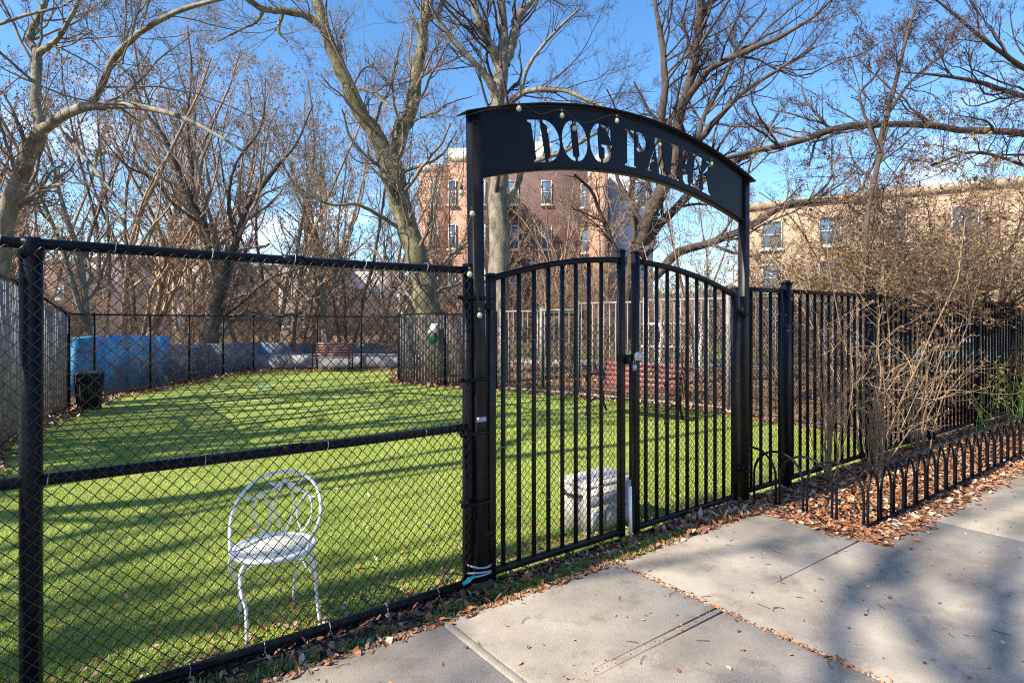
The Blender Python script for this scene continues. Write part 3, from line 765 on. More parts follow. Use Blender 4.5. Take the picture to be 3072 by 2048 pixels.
# ---------------------------------------------------------------- pale storage box behind the left leaf
bx = empty('storage_box', (0.545, 4.33, 0.0), ANG); bx.scale = (0.86, 0.85, 1.0)
tag(bx, 'pale plastic storage box with hinged lid and black side handle behind the gate', 'box')
def frustum(mb, x0, x1, y0, y1, z0, z1, ins):
    V = []
    for z, i_ in ((z0, ins), (z1, 0)): V += [(x0 + i_, y0 + i_, z), (x1 - i_, y0 + i_, z), (x1 - i_, y1 - i_, z), (x0 + i_, y1 - i_, z)]
    mb.add(V, [(0, 1, 5, 4), (1, 2, 6, 5), (2, 3, 7, 6), (3, 0, 4, 7), (4, 5, 6, 7), (3, 2, 1, 0)])
mb = MB(); frustum(mb, 0, 0.58, 0, 0.34, 0.0, 0.33, 0.018); mb.build('body', M['box_plastic'], bx)
mb = MB(); mb.box((0.29, 0.17, 0.352), (0.61, 0.37, 0.045), bev=0.015); mb.box((0.29, 0.17, 0.380), (0.52, 0.28, 0.02), bev=0.009); mb.build('lid', M['box_plastic'], bx)
mb = MB()
for x in (0.12, 0.29, 0.46): mb.box((x, -0.001, 0.10), (0.13, 0.02, 0.12), bev=0.005)
mb.box((0.29, 0.0, 0.24), (0.5, 0.018, 0.09), bev=0.006); mb.build('ribbed_front', M['box_panel'], bx)
mb = MB(); mb.box((0.13, -0.018, 0.315), (0.05, 0.02, 0.09), bev=0.006); mb.box((0.45, -0.018, 0.315), (0.05, 0.02, 0.09), bev=0.006); mb.build('latch', M['box_panel'], bx)
mb = MB(); mb.tube([(-0.005, 0.06, 0.285), (-0.03, 0.08, 0.27), (-0.03, 0.25, 0.27), (-0.005, 0.28, 0.285)], 0.011, 8); mb.build('handle', M['dark_plastic'], bx)

# ---------------------------------------------------------------- park benches
def bench(loc, rz, L, label):
    b0 = empty('park_bench', loc, rz); tag(b0, label, 'bench', 'park benches with red slats')
    mb = MB()
    for i in range(5): mb.box((0, -0.22 + i * 0.098, 0.44 - 0.006 * i), (L, 0.082, 0.032), bev=0.006)
    mb.build('seat', M['red_slat'], b0)
    mb = MB()
    for i in range(5): mb.box((0, 0.245 + i * 0.028, 0.50 + i * 0.082), (L, 0.03, 0.072), bev=0.006)
    mb.build('backrest', M['red_slat'], b0)
    for sx in (-1, 1):
        x = sx * (L / 2 - 0.03); mb = MB()
        mb.tube(smooth_path([(x, -0.30, 0.0), (x, -0.25, 0.16), (x, -0.24, 0.40), (x, 0.0, 0.415), (x, 0.22, 0.40), (x, 0.26, 0.16), (x, 0.36, 0.0)], 24), 0.020, 8)
        mb.tube(smooth_path([(x, 0.22, 0.42), (x, 0.27, 0.60), (x, 0.36, 0.86)], 8), 0.018, 8)
        mb.tube(smooth_path([(x, 0.30, 0.66), (x, 0.05, 0.67), (x, -0.22, 0.66), (x, -0.30, 0.60), (x, -0.24, 0.52), (x, -0.235, 0.42)], 18), 0.017, 8)
        mb.tube(smooth_path([(x, -0.25, 0.16), (x, 0.0, 0.26), (x, 0.26, 0.16)], 12), 0.014, 8)
        mb.build('iron_side', M['black_paint'], b0, smooth=True)
    return b0
bench((1.95, 9.62, 0), math.atan2(-0.63, 0.77), 1.45, 'nearer red slatted bench with black iron sides seen through the gate')
bench((-5.48, 18.2, 0), rad(3), 1.15, 'farther red slatted bench against the low concrete wall at the back of the lawn')

# ---------------------------------------------------------------- litter bin, dispenser, toy
lb = empty('litter_bin', (-7.42, 10.45, 0), rad(20)); tag(lb, 'black slatted metal litter bin at the left corner of the lawn', 'bin')
mb = MB()
for i in range(26):
    a = 2 * math.pi * i / 26; x, y = math.cos(a), math.sin(a)
    mb.tube([(0.17 * x, 0.17 * y, 0.03), (0.20 * x, 0.20 * y, 0.40), (0.215 * x, 0.215 * y, 0.62)], 0.008, 4)
mb.build('basket', M['black_paint'], lb)
mb = MB()
for z, r_ in ((0.04, 0.18), (0.62, 0.22), (0.5, 0.212)):
    mb.tube([(r_ * math.cos(a), r_ * math.sin(a), z) for a in np.linspace(0, 2 * math.pi, 25)], 0.012, 6)
mb.build('hoop_ring', M['black_paint'], lb)
mb = MB(); mb.lathe((0, 0, 0), [(0.14, 0.05), (0.17, 0.3), (0.185, 0.55), (0.23, 0.64), (0.20, 0.66), (0.10, 0.58)], 20); mb.build('bin_bag', M['dark_plastic'], lb, smooth=True)

# ---------------------------------------------------------------- fences round the lawn
far_chain = {}
def chain_run(root, a, b_, H0, H1, slats=False, slat_w=0.058, mid=False, posts=(True, True), cell=1.0):
    """one bay between ground points a and b, parts under root (root at origin)"""
    a = np.array(a); b_ = np.array(b_); L = np.linalg.norm(b_ - a); ang = math.atan2(*(b_ - a)[::-1])
    for p, H, on in ((a, H0, posts[0]), (b_, H1, posts[1])):
        if on:
            mb = MB(); mb.tube([(p[0], p[1], -0.05), (p[0], p[1], H + 0.03)], 0.026, 8); mb.build('post', M['black_paint'], root, smooth=True)
    mb = MB(); mb.tube([(a[0], a[1], H0), (b_[0], b_[1], H1)], 0.019, 8)
    mb.build('rail', M['black_paint'], root, smooth=True); mb = MB()
    mb.tube([(a[0], a[1], 0.06), (b_[0], b_[1], 0.06)], 0.016, 6); mb.build('rail', M['black_paint'], root, smooth=True)
    if 'm' not in far_chain:
        far_chain['m'] = chain_mesh('chain_mesh', 2.0, 0.0, 1.0, w=0.0635, h=0.058, r=0.0022, sides=3)
        c = far_chain['m']
        # a 2 m by 1 m mesh is stretched to each bay
        me_ = c.data; bpy.data.objects.remove(c); far_chain['m'] = me_
        me2 = chain_mesh('chain_mesh', 2.0, 0.0, 1.7, w=0.064, h=0.064, r=0.0022, sides=3); far_chain['m'] = me2.data; bpy.data.objects.remove(me2)
    o_ = bpy.data.objects.new('chain_mesh', far_chain['m']); C.objects.link(o_); o_.parent = root
    o_.location = (a[0], a[1], 0.05); o_.rotation_euler = (0, 0, ang); o_.scale = (L / 2.0, 1, ((H0 + H1) / 2 - 0.06) / 1.7)
    if slats:
        mb = MB(); k = int(L / 0.085); hx, hy = (b_ - a) / L
        for i in range(k):
            u = (i + 0.5) / k; x, y = a + (b_ - a) * u; H = H0 + (H1 - H0) * u
            zt = H - 0.05 - 0.02 * rng.random(); 
            sg = -1.6 if slat_w < .05 else 1.0
            mb.box((x - hy * 0.012 * sg, y + hx * 0.012 * sg, (zt + 0.08) / 2), (slat_w, 0.006, zt - 0.08), rz=ang)
        mb.build('slat_panel', M['grey_slat' if slat_w < .05 else 'dark_slat'], root)
fl = empty('slatted_fence'); tag(fl, 'grey privacy slatted chain link fence along the left side of the lawn', 'fence')
pts = [(-5.6, 6.2, 2.13), (-6.72, 8.1, 2.10), (-7.2, 9.1, 1.93), (-7.68, 10.25, 1.70)]
for i in range(len(pts) - 1): chain_run(fl, pts[i][:2], pts[i + 1][:2], pts[i][2], pts[i + 1][2], slats=True, slat_w=0.049, posts=(True, i == len(pts) - 2))
fb = empty('chain_link_fence'); tag(fb, 'low dark chain link fence behind the lawn, in front of the painted blue wall', 'fence')
pts = [(-7.74, 10.4, 1.68), (-8.28, 11.8, 1.68), (-8.05, 13.25, 1.68), (-8.02, 14.8, 1.68), (-8.1, 16.7, 1.69), (-7.9, 18.2, 1.69), (-6.2, 18.95, 1.69), (-4.8, 18.95, 1.68), (-3.45, 18.9, 1.67)]
for i in range(len(pts) - 1): chain_run(fb, pts[i][:2], pts[i + 1][:2], pts[i][2], pts[i + 1][2], posts=(True, i == len(pts) - 2))
fi = empty('slatted_fence'); tag(fi, 'dark slatted fence jutting into the lawn, carrying the green dispenser', 'fence')
A_, B_ = np.array([-2.82, 14.8]), np.array([-0.35, 13.3])
for u0, u1 in ((0, .5), (.5, 1.0)):
    chain_run(fi, A_ + (B_ - A_) * u0, A_ + (B_ - A_) * u1, 1.70, 1.74, slats=True, posts=(True, u1 == 1.0))
chain_run(fi, (-2.82, 14.8), (-3.4, 18.85), 1.68, 1.66, posts=(False, True))
# inner picket fence behind the gate
ip = empty('picket_fence'); tag(ip, 'inner grey and black picket fence across the back of the lawn, behind the bench', 'fence')
ipts = [(-0.25, 13.25, 1.78), (0.62, 12.72, 1.80), (1.35, 12.2, 1.93), (2.5, 11.25, 1.96), (3.7, 10.2, 1.96), (4.25, 9.2, 1.86), (4.75, 8.2, 1.80), (5.05, 7.6, 1.78)]
for i in range(len(ipts) - 1):
    a, b_ = np.array(ipts[i][:2]), np.array(ipts[i + 1][:2]); L = np.linalg.norm(b_ - a); ang = math.atan2(*(b_ - a)[::-1])
    o_ = picket_bay('picket_panel', L - 0.05, max(3, int(L / 0.125)), ipts[i][2], ip, 0.025, pw=0.022, rail=0.035, m='grey_slat' if i < 4 else 'dark_slat')
    o_.location = (a[0], a[1], 0); o_.rotation_euler = (0, 0, ang)
    c = bpy.data.objects.new('chain_mesh', far_chain['m']); C.objects.link(c); c.parent = ip; c.location = (a[0], a[1], 0.06); c.rotation_euler = (0, 0, ang); c.scale = (L / 2, 1, (ipts[i][2] - 0.1) / 1.7)
for x, y, H in ipts:
    mb = post_sq(x, y, 0.055, -0.05, H + 0.04); mb.build('post', M['grey_slat' if y > 10 else 'dark_slat'], ip)
# waste bag dispenser
ds = empty('bag_dispenser', (-1.86, 13.98, 1.05), math.atan2(*(B_ - A_)[::-1])); tag(ds, 'green waste bag dispenser with slanted cream lid fixed to the dark slatted fence', 'dispenser')
mb = MB(); mb.box((0, 0, 0.11), (0.19, 0.13, 0.22), bev=0.02); mb.build('housing', M['green_plastic'], ds)
mb = MB(); mb.add([(-.1, -.07, .22), (.1, -.07, .22), (.1, .07, .22), (-.1, .07, .22), (-.06, 0.03, .44), (.1, 0.03, .44), (.1, .07, .44), (-.06, .07, .44)], [(3, 2, 1, 0), (4, 5, 6, 7), (0, 1, 5, 4), (1, 2, 6, 5), (2, 3, 7, 6), (3, 0, 4, 7)]); mb.build('lid', M['cream_plastic'], ds)
# framed header seen above the inner fence
fr = empty('notice_frame', (1.12, 13.6, 0), rad(-20)); tag(fr, 'black metal frame with thick arched header standing behind the inner picket fence', 'frame')
mb = MB(); mb.tube([(-0.42, 0, 0), (-0.42, 0, 1.66)], 0.03, 8); mb.build('post', M['black_paint'], fr)
mb = MB(); mb.tube([(0.42, 0, 0), (0.42, 0, 1.66)], 0.03, 8); mb.build('post', M['black_paint'], fr)
mb = MB(); xs = np.linspace(-.52, .52, 15); V = []
for x in xs:
    for y in (-.08, .08): V += [(x, y, 1.62 + 0.06 * (1 - (x / .52) ** 2) if y < 9 else 0), (x, y, 1.77)]
fs = []
for i in range(14):
    a = i * 4; fs += [(a, a + 4, a + 5, a + 1), (a + 2, a + 3, a + 7, a + 6), (a + 1, a + 5, a + 7, a + 3), (a, a + 2, a + 6, a + 4)]
fs += [(0, 1, 3, 2), (56, 58, 59, 57)]
mb.add(V, fs); mb.build('header', M['dusty_black'], fr)
# toys on the lawn
ty = MB(); ty.tube(smooth_path([(-5.83, 13.6, 0.02), (-5.72, 13.66, 0.03), (-5.6, 13.62, 0.02), (-5.48, 13.7, 0.02)], 10), [0.02, 0.016, 0.014, 0.014, 0.014, 0.014, 0.014, 0.014, 0.016, 0.02], 8)
tag(ty.build('rope_toy', M['blue_toy'], smooth=True), 'small blue rope toy lying on the far lawn', 'toy')
# white climbing frame
cf = empty('climbing_frame', (4.3, 17.6, 0), rad(-12)); tag(cf, 'white tubular climbing frame beyond the inner picket fence, seen through the right gate leaf', 'play frame')
for k, x in enumerate((-1.1, 0.0, 1.1)):
    mb = MB(); mb.tube(smooth_path([(x, -0.5, 0), (x + .05, -0.45, 0.7), (x + .12, -0.3, 1.2), (x, 0, 1.45), (x - .1, 0.3, 1.2), (x, 0.5, 0)], 20), 0.05, 8); mb.build('arch_tube', M['white_metal'], cf, smooth=True)
mb = MB(); mb.tube([(-1.1, 0, 1.45), (0, 0, 1.45), (1.1, 0, 1.45)], 0.045, 8); mb.tube([(-1.1, -.42, .8), (1.1, -.42, .8)], 0.035, 8); mb.build('cross_bar', M['white_metal'], cf, smooth=True)
# low concrete wall at the back
lw = MB(); lw.box((-5.4, 19.9, 0.2), (7.0, 0.3, 0.46), rz=rad(2), bev=0.03)
tag(lw.build('low_wall', M['grey_concrete']), 'low grey concrete wall behind the far bench', 'wall')
# curb along the inner fence
cb_ = MB()
for i in range(len(ipts) - 3):
    a, b_ = np.array(ipts[i][:2]), np.array(ipts[i + 1][:2]); c = (a + b_) / 2; cb_.box((c[0], c[1] + .1, 0.03), (np.linalg.norm(b_ - a), 0.1, 0.10), rz=math.atan2(*(b_ - a)[::-1]))
tag(cb_.build('kerb', M['grey_concrete']), kind='structure')

# mural wall behind the back-left fence
mw = MB()
def wallseg(mb, pts, th=0.25):
    for (x0, y0, h0), (x1, y1, h1) in zip(pts[:-1], pts[1:]):
        d = np.array([x1 - x0, y1 - y0]); L = np.linalg.norm(d); nx, ny = -d[1] / L * th / 2, d[0] / L * th / 2
        V = []
        for z0, z1 in ((-0.1, None),):
            V = [(x0 - nx, y0 - ny, -.1), (x1 - nx, y1 - ny, -.1), (x1 + nx, y1 + ny, -.1), (x0 + nx, y0 + ny, -.1), (x0 - nx, y0 - ny, h0), (x1 - nx, y1 - ny, h1), (x1 + nx, y1 + ny, h1), (x0 + nx, y0 + ny, h0)]
        mb.add(V, [(3, 2, 1, 0), (4, 5, 6, 7), (0, 1, 5, 4), (1, 2, 6, 5), (2, 3, 7, 6), (3, 0, 4, 7)])
wallseg(mw, [(-9.38, 12.75, 1.17), (-9.42, 13.6, 1.22), (-9.5, 14.6, 1.20), (-9.47, 15.6, 1.17), (-9.43, 16.28, 1.15)])
_mw2 = MB(); wallseg(_mw2, [(-9.42, 16.3, 0.9), (-9.2, 18.0, 0.85), (-8.6, 20.2, 0.82), (-7.5, 22.5, 0.7), (-3.5, 24.5, 0.62)])
tag(_mw2.build('mural_wall', M['mural_pale']), 'low lavender and grey painted wall continuing right of the blue one', 'wall')
tag(mw.build('mural_wall', M['mural']), 'blue spray painted wall curving behind the chain link at the back left', 'wall')

# ---------------------------------------------------------------- buildings
def wall_box(name, x0, x1, y0, y1, z0, z1, m, parent):
    mb = MB(); mb.box(((x0 + x1) / 2, (y0 + y1) / 2, (z0 + z1) / 2), (x1 - x0, y1 - y0, z1 - z0)); return mb.build(name, m, parent)
def window(parent, x, y, z, w_, h_, rz=0, frame='white_trim', depth=0.10):
    """window in a wall facing -y (local), centre of glass face at (x,y,z)"""
    mb = MB(); t_ = 0.06
    for cx_, cz_, sw_, sh_ in ((-w_ / 2, 0, t_, h_ + t_), (w_ / 2, 0, t_, h_ + t_), (0, h_ / 2, w_ - t_, t_), (0, -h_ / 2, w_ - t_, t_), (0, 0, w_ - t_, t_ * .8)):
        mb.box((cx_, 0, cz_), (sw_, depth, sh_))
    f = mb.build('window', M[frame], parent); f.location = (x, y, z); f.rotation_euler = (0, 0, rz)
    mb = MB(); mb.box((0, 0.02, 0), (w_ - .02, 0.05, h_ - .02)); mb.build('pane', M['window_glass'], f)
    mb = MB(); mb.box((0, -0.06, -h_ / 2 - 0.12), (w_ + .25, 0.16, 0.13)); mb.build('sill', M['white_trim'], f)
    return f
def xw(X, d): return (X - CX) / FPX * d
def zw(Y, d): return EYE - (Y - HY) / FPX * d
bb = empty('brick_building'); tag(bb, 'red brick apartment block with a shaded court, behind the gateway arch', 'building')
d0 = 42.0
wall_box('wing', xw(962, d0), xw(1030, d0), d0, d0 + 12, -0.1, zw(392, d0), M['red_brick'], bb)
wall_box('wing', xw(1030, d0 - .4), xw(1124, d0 - .4), d0 - .4, d0 + 12, -0.1, zw(372, d0 - .4), M['red_brick'], bb)
wall_box('parapet', xw(962, d0) - .1, xw(1030, d0), d0 - .1, d0 + 12, zw(392, d0), zw(376, d0), M['cream_wall'], bb)
wall_box('parapet', xw(1030, d0 - .5) - .05, xw(1124, d0 - .5), d0 - .5, d0 + 12, zw(372, d0), zw(345, d0), M['cream_wall'], bb)
wall_box('court_wall', xw(1124, d0 - .4), xw(1372, d0 + 7) , d0 + 7, d0 + 13, -0.1, zw(372, d0 + 7), M['painted_shade_brick'], bb)
wall_box('wing', xw(1372, d0 + 2), xw(1396, d0 + 2), d0 + 2, d0 + 13, -0.1, zw(375, d0 + 2), M['red_brick'], bb)
wall_box('parapet', xw(1370, d0 + 2), xw(1398, d0 + 2), d0 + 1.9, d0 + 13, zw(375, d0 + 2), zw(355, d0 + 2), M['cream_wall'], bb)
wall_box('bulkhead', xw(1222, d0 + 9), xw(1268, d0 + 9), d0 + 9, d0 + 12, zw(372, d0 + 9), zw(326, d0 + 9), M['cream_wall'], bb)
wall_box('chimney', xw(1243, d0 + 9.5), xw(1262, d0 + 9.5), d0 + 9.6, d0 + 10.6, zw(326, d0 + 9), zw(290, d0 + 9), M['white_trim'], bb)
for yy in (445, 545, 645):
    window(bb, xw(997, d0), d0 - .04, zw(yy, d0), 0.55, 1.5)
    window(bb, xw(1040, d0), d0 - .44, zw(yy, d0), 0.50, 1.6)
    window(bb, xw(1100, d0), d0 - .44, zw(yy, d0), 0.9, 1.6)
for yy in (442, 545, 650):
    window(bb, xw(1178, d0 + 7), d0 + 6.96, zw(yy, d0 + 7), 0.9, 1.9)
    window(bb, xw(1255, d0 + 7), d0 + 6.96, zw(yy, d0 + 7), 0.8, 1.9)
    window(bb, xw(1350, d0 + 7), d0 + 6.96, zw(yy + 8, d0 + 7), 1.1, 1.9)
bg_ = empty('grey_building'); tag(bg_, 'pale blue grey plain building just right of the brick block', 'building')
wall_box('wall', xw(1400, 48), xw(1500, 48), 48, 58, -0.1, zw(392, 48), M['blue_grey_wall'], bg_)
wall_box('parapet', xw(1399, 47.9), xw(1501, 47.9), 47.9, 58.1, zw(392, 48), zw(386, 48), M['white_trim'], bg_)
for yy in (440, 520, 600): window(bg_, xw(1470, 48), 47.96, zw(yy, 48), 1.0, 1.5)
bt = empty('tan_building', (14.0, 37.0, 0), math.atan2(-6.0, 9.4)); tag(bt, 'long sunlit tan brick building behind the overgrown shrubs on the right', 'building')
wall_box('wall', 0, 34, 0, 12, -0.1, 8.35, M['tan_brick'], bt)
wall_box('cornice', -0.2, 34.2, -0.2, 12.2, 8.35, 8.7, M['tan_brick'], bt)
for zz in (1.4, 4.1, 6.7):
    for xx in np.arange(2.0, 33, 3.1): window(bt, xx, -0.04, zz, 1.1, 1.6)
bc = empty('cream_building'); tag(bc, 'cream rendered house gable left of the brick block, behind the forked tree', 'building')
wall_box('wall', xw(912, 34), xw(990, 34), 34, 40, -0.1, zw(640, 34), M['cream_wall'], bc)
wall_box('roof', xw(908, 34), xw(994, 34), 33.8, 40.2, zw(640, 34), zw(634, 34), M['roof'], bc)
window(bc, xw(935, 34), 33.96, zw(680, 34), 0.7, 1.1); window(bc, xw(966, 34), 33.96, zw(680, 34), 0.7, 1.1)
hx = [(170, 300, 62, 592, 'mauve_wall', 'grey brown row house with flat roof at the far left of the skyline'), (300, 395, 66, 606, 'cream_wall', 'pale low house second from the left in the far row'),
      (395, 520, 60, 600, 'mauve_wall', 'wide grey brown house left of the middle leaning tree in the far row'), (520, 640, 64, 612, 'tan_brick', 'tan brick house right of the middle leaning tree in the far row'),
      (640, 760, 61, 604, 'mauve_wall', 'grey brown house above the far bench in the far row'), (760, 905, 66, 614, 'cream_wall', 'pale house next to the cream gable in the far row'), (20, 165, 60, 600, 'tan_brick', 'tan house seen past the leftmost fence post')]
for X0, X1, d, Y, mm, lab in hx:
    h_ = empty('row_house'); tag(h_, lab, 'house', 'far row of houses behind the thicket')
    wall_box('wall', xw(X0, d), xw(X1, d) - .3, d, d + 8, -0.1, zw(Y, d), M[mm], h_)
    mb = MB(); x0, x1, z1 = xw(X0, d) - .3, xw(X1, d), zw(Y, d); mb.add([(x0, d - .3, z1), (x1, d - .3, z1), (x1, d + 8, z1), (x0, d + 8, z1), (x0, d + 4, z1 + 0.55), (x1, d + 4, z1 + 0.55)], [(0, 1, 5, 4), (3, 4, 5, 2), (0, 4, 3), (1, 2, 5), (3, 2, 1, 0)]); mb.build('roof', M['roof'], h_)
    for zz in (1.6, 4.4):
        for xx in np.arange(x0 + 1.2, x1 - .8, 2.1): window(h_, xx, d - .04, zz, 0.9, 1.3)
V = []; q = []
for i, x in enumerate(np.linspace(-200, 120, 60)):
    hgt = 6.0 + 2.0 * math.sin(x * .03) + 1.2 * math.sin(x * .11 + 1)
    V += [(x, 95, -1), (x, 110, hgt), (x, 140, hgt + 1), (x, 160, -1)]
for i in range(59):
    for k in range(3): q.append((i * 4 + k, i * 4 + 4 + k, i * 4 + 5 + k, i * 4 + 1 + k))
tag(mesh_np('hill', V, np.array(q), M['hill'], smooth=True), kind='structure')

# ---------------------------------------------------------------- trees
def unit(v): return v / (np.linalg.norm(v, axis=-1, keepdims=True) + 1e-9)
def grow(P, R, n, K, t0, t1, a0, a1, ratio, trop, wig, rr, g, lmin=0.0, Labs=None):
    """children of M polylines: returns arrays (M*n,K,3), (M*n,K)"""
    Mn, Kp, _ = P.shape
    idx = np.repeat(np.arange(Mn), n)
    t_ = g.uniform(t0, t1, len(idx))
    f = t_ * (Kp - 1); i0 = np.minimum(f.astype(int), Kp - 2); u = (f - i0)[:, None]
    base = P[idx, i0] * (1 - u) + P[idx, i0 + 1] * u
    tan = unit(P[idx, i0 + 1] - P[idx, i0])
    rb = R[idx, i0] * (1 - u[:, 0]) + R[idx, i0 + 1] * u[:, 0]
    Lp = np.linalg.norm(np.diff(P, axis=1), axis=2).sum(1)[idx]
    L = (Lp * ratio if Labs is None else np.full(len(idx), Labs)) * (1.15 - 0.55 * t_) * g.uniform(0.55, 1.25, len(idx))
    L = np.maximum(L, lmin)
    rnd = g.normal(size=(len(idx), 3)); perp = unit(rnd - tan * (rnd * tan).sum(1, keepdims=True))
    a = np.radians(g.uniform(a0, a1, len(idx)))[:, None]
    d = unit(tan * np.cos(a) + perp * np.sin(a) + np.array([0, 0, trop * 1.2]))
    out_ = np.zeros((len(idx), K, 3)); out_[:, 0] = base
    step = (L / (K - 1))[:, None]
    for k in range(1, K):
        d = unit(d + g.normal(size=d.shape) * wig + np.array([0, 0, trop]))
        out_[:, k] = out_[:, k - 1] + d * step
    r0 = np.minimum(rb * rr, rb * 0.95)
    Rr = r0[:, None] * np.linspace(1, 0.35, K)[None]
    return out_, Rr
def finish_crown(levels, name, mats, parent, g, rmin, bud_n=0, bud_size=0.02, leaf_n=0):
    """levels: list of (P,R,sides); buds are small quads at the twig tips"""
    V = []; Q = []; mi = []; n0 = 0
    for P, R, sd in levels:
        v, q = tube_arrays(P, np.maximum(R, rmin), sd); V.append(v); Q.append(q + n0); mi.append(np.zeros(len(q), int)); n0 += len(v)
    for cnt, mslot, size in ((bud_n, 1, bud_size), (leaf_n, 2, bud_size * 1.9)):
        if cnt:
            P = levels[-1][0]; k = g.integers(0, len(P), cnt); j = g.integers(1, P.shape[1], cnt)
            c = P[k, j] + g.normal(size=(cnt, 3)) * 0.004
            a = unit(g.normal(size=(cnt, 3))) * size * g.uniform(.5, 1.2, (cnt, 1)); b_ = unit(np.cross(a, g.normal(size=(cnt, 3)))) * size * g.uniform(.35, .7, (cnt, 1))
            v = np.stack([c - a * .1, c + b_ + a * .5, c + a * 1.2, c - b_ + a * .5], 1).reshape(-1, 3)
            q = np.arange(cnt * 4).reshape(-1, 4); V.append(v); Q.append(q + n0); mi.append(np.full(cnt, mslot)); n0 += len(v)
    return mesh_np(name, np.concatenate(V), np.concatenate(Q), mats, parent, smooth=False, mi=np.concatenate(mi))
def resample_limb(pts, k, g, jit=0.02):
    """pts: (X, Y, depth, width px) -> (k,3),(k)"""
    A = []
    for X, Y, d, wp in pts:
        p = at(X, Y, d); A.append([*p, wp * d / FPX / 2])
    A = smooth_path(A, k)
    A[1:-1, :3] += g.normal(size=(k - 2, 3)) * jit * A[1:-1, 3:4] * 6
    return A[:, :3], np.maximum(A[:, 3], 0.004)
def traced_tree(name, label, limbs, bark, twig, seed, n1=7, n2=6, n3=6, n4=4, bud='bud', buds=2500, ang=(25, 60), trop=0.06, wig=0.17, l1=0.34, rmin=0.0020, group=None, r1=0.45, l1abs=None, cat='tree'):
    g = np.random.default_rng(seed)
    base = at(limbs[0][0][0], limbs[0][0][1], limbs[0][0][2])
    root = empty(name, (base[0], base[1], 0)); tag(root, label, cat, group)
    T = []; K = 22
    for L in limbs: T.append(resample_limb(L, K, g))
    P = np.stack([t_[0] for t_ in T]); R = np.stack([t_[1] for t_ in T])
    P = P - np.array([base[0], base[1], 0])
    # lift and bulge of the bark
    V, q = tube_arrays(P, R * (1 + g.normal(size=R.shape) * 0.05), 12)
    mesh_np('trunk', V, q, M[bark], root, smooth=True)
    wts = (R.mean(1) > 0.02)
    p1, r1_ = grow(P, R, n1, 12, 0.18, 1.0, *ang, l1, trop, wig, r1, g, lmin=0.4, Labs=l1abs)
    r1_ = np.minimum(r1_, 0.05)
    p2, r2_ = grow(p1, r1_, n2, 9, 0.12, 1.0, 20, 55, 0.42, trop, wig * 1.1, 0.55, g, lmin=0.25)
    p3, r3_ = grow(p2, r2_, n3, 6, 0.1, 1.0, 20, 60, 0.42, trop * .6, wig * 1.1, 0.6, g, lmin=0.15)
    lv = [(p1, r1_, 6), (p2, r2_, 4), (p3, r3_, 3)]
    if n4:
        p4, r4_ = grow(p3, r3_, n4, 4, 0.1, 1.0, 25, 60, 0.5, trop * .5, wig, 0.7, g, lmin=0.08); lv.append((p4, r4_, 3))
    finish_crown(lv, 'crown', [M[twig], M[bud]], root, g, rmin, bud_n=buds, bud_size=0.022)
    return root

# big grey tree at the left edge
traced_tree('bare_tree', 'large smooth grey tree at the left edge, its limb arching over the lawn', [
    [(-25, 930, 10.5, 50), (-5, 640, 10.4, 40), (18, 500, 10.3, 36), (48, 400, 10.2, 34), (76, 335, 10.0, 34), (100, 292, 9.9, 32)],
    [(95, 300, 9.9, 26), (140, 268, 9.6, 22), (200, 246, 9.2, 20), (300, 243, 8.8, 15), (400, 264, 8.3, 11), (480, 300, 7.9, 8), (560, 350, 7.5, 6), (600, 392, 7.3, 3), (625, 430, 7.2, 1)],
    [(198, 248, 9.2, 18), (225, 215, 9.0, 15), (262, 135, 8.7, 14), (330, 70, 8.3, 12), (420, 22, 8.0, 11), (520, -5, 7.8, 9)],
    [(92, 300, 9.9, 24), (82, 220, 10.0, 20), (86, 130, 10.1, 20), (66, 90, 10.2, 17), (90, 40, 10.3, 14), (120, -30, 10.4, 9)],
    [(88, 122, 10.1, 16), (130, 90, 9.9, 11), (165, 35, 9.7, 9), (190, -20, 9.6, 6)],
    [(150, 310, 9.8, 10), (190, 355, 9.6, 10), (240, 420, 9.3, 8), (290, 482, 9.0, 4)],
    [(0, 55, 9.5, 8), (60, 35, 9.3, 7), (140, 15, 9.1, 5), (200, -20, 9, 3)]],
    'bark_grey', 'twig_grey', 11, n1=7, n2=6, n3=5, n4=3, buds=4000, l1=0.30, r1=.34, l1abs=2.3)
# leaning tree in the middle left
traced_tree('bare_tree', 'leaning forked tree rising through the thicket behind the back fence', [
    [(462, 880, 19, 42), (478, 800, 19, 38), (492, 720, 19, 36), (508, 650, 19, 34), (512, 600, 19, 30)],
    [(510, 640, 19, 26), (498, 590, 19, 22), (470, 520, 18.7, 17), (440, 465, 18.5, 15), (412, 395, 18.3, 12), (380, 320, 18, 9), (330, 250, 17.8, 6), (300, 160, 17.6, 3)],
    [(512, 610, 19, 26), (540, 560, 19.2, 16), (560, 500, 19.4, 14), (580, 455, 19.6, 12), (630, 390, 20, 9), (680, 330, 20.2, 6), (720, 240, 20.4, 3)],
    [(445, 470, 18.5, 10), (440, 380, 18.7, 8), (430, 280, 18.9, 6), (440, 160, 19, 4), (430, 60, 19, 2)],
    [(540, 545, 19.2, 10), (525, 470, 19, 8), (540, 380, 18.8, 6), (600, 290, 18.6, 4), (610, 180, 18.5, 2)],
    [(470, 520, 18.7, 9), (400, 470, 18.3, 7), (350, 410, 18, 6), (290, 380, 17.6, 4), (220, 300, 17, 2)],
    [(510, 730, 19, 10), (560, 690, 18.6, 8), (620, 640, 18.2, 6), (700, 610, 18, 4), (760, 560, 18, 2)]],
    'bark_dark', 'twig_brown', 12, n1=8, n2=6, n3=6, n4=3, buds=4500, l1abs=3.0, r1=.5)
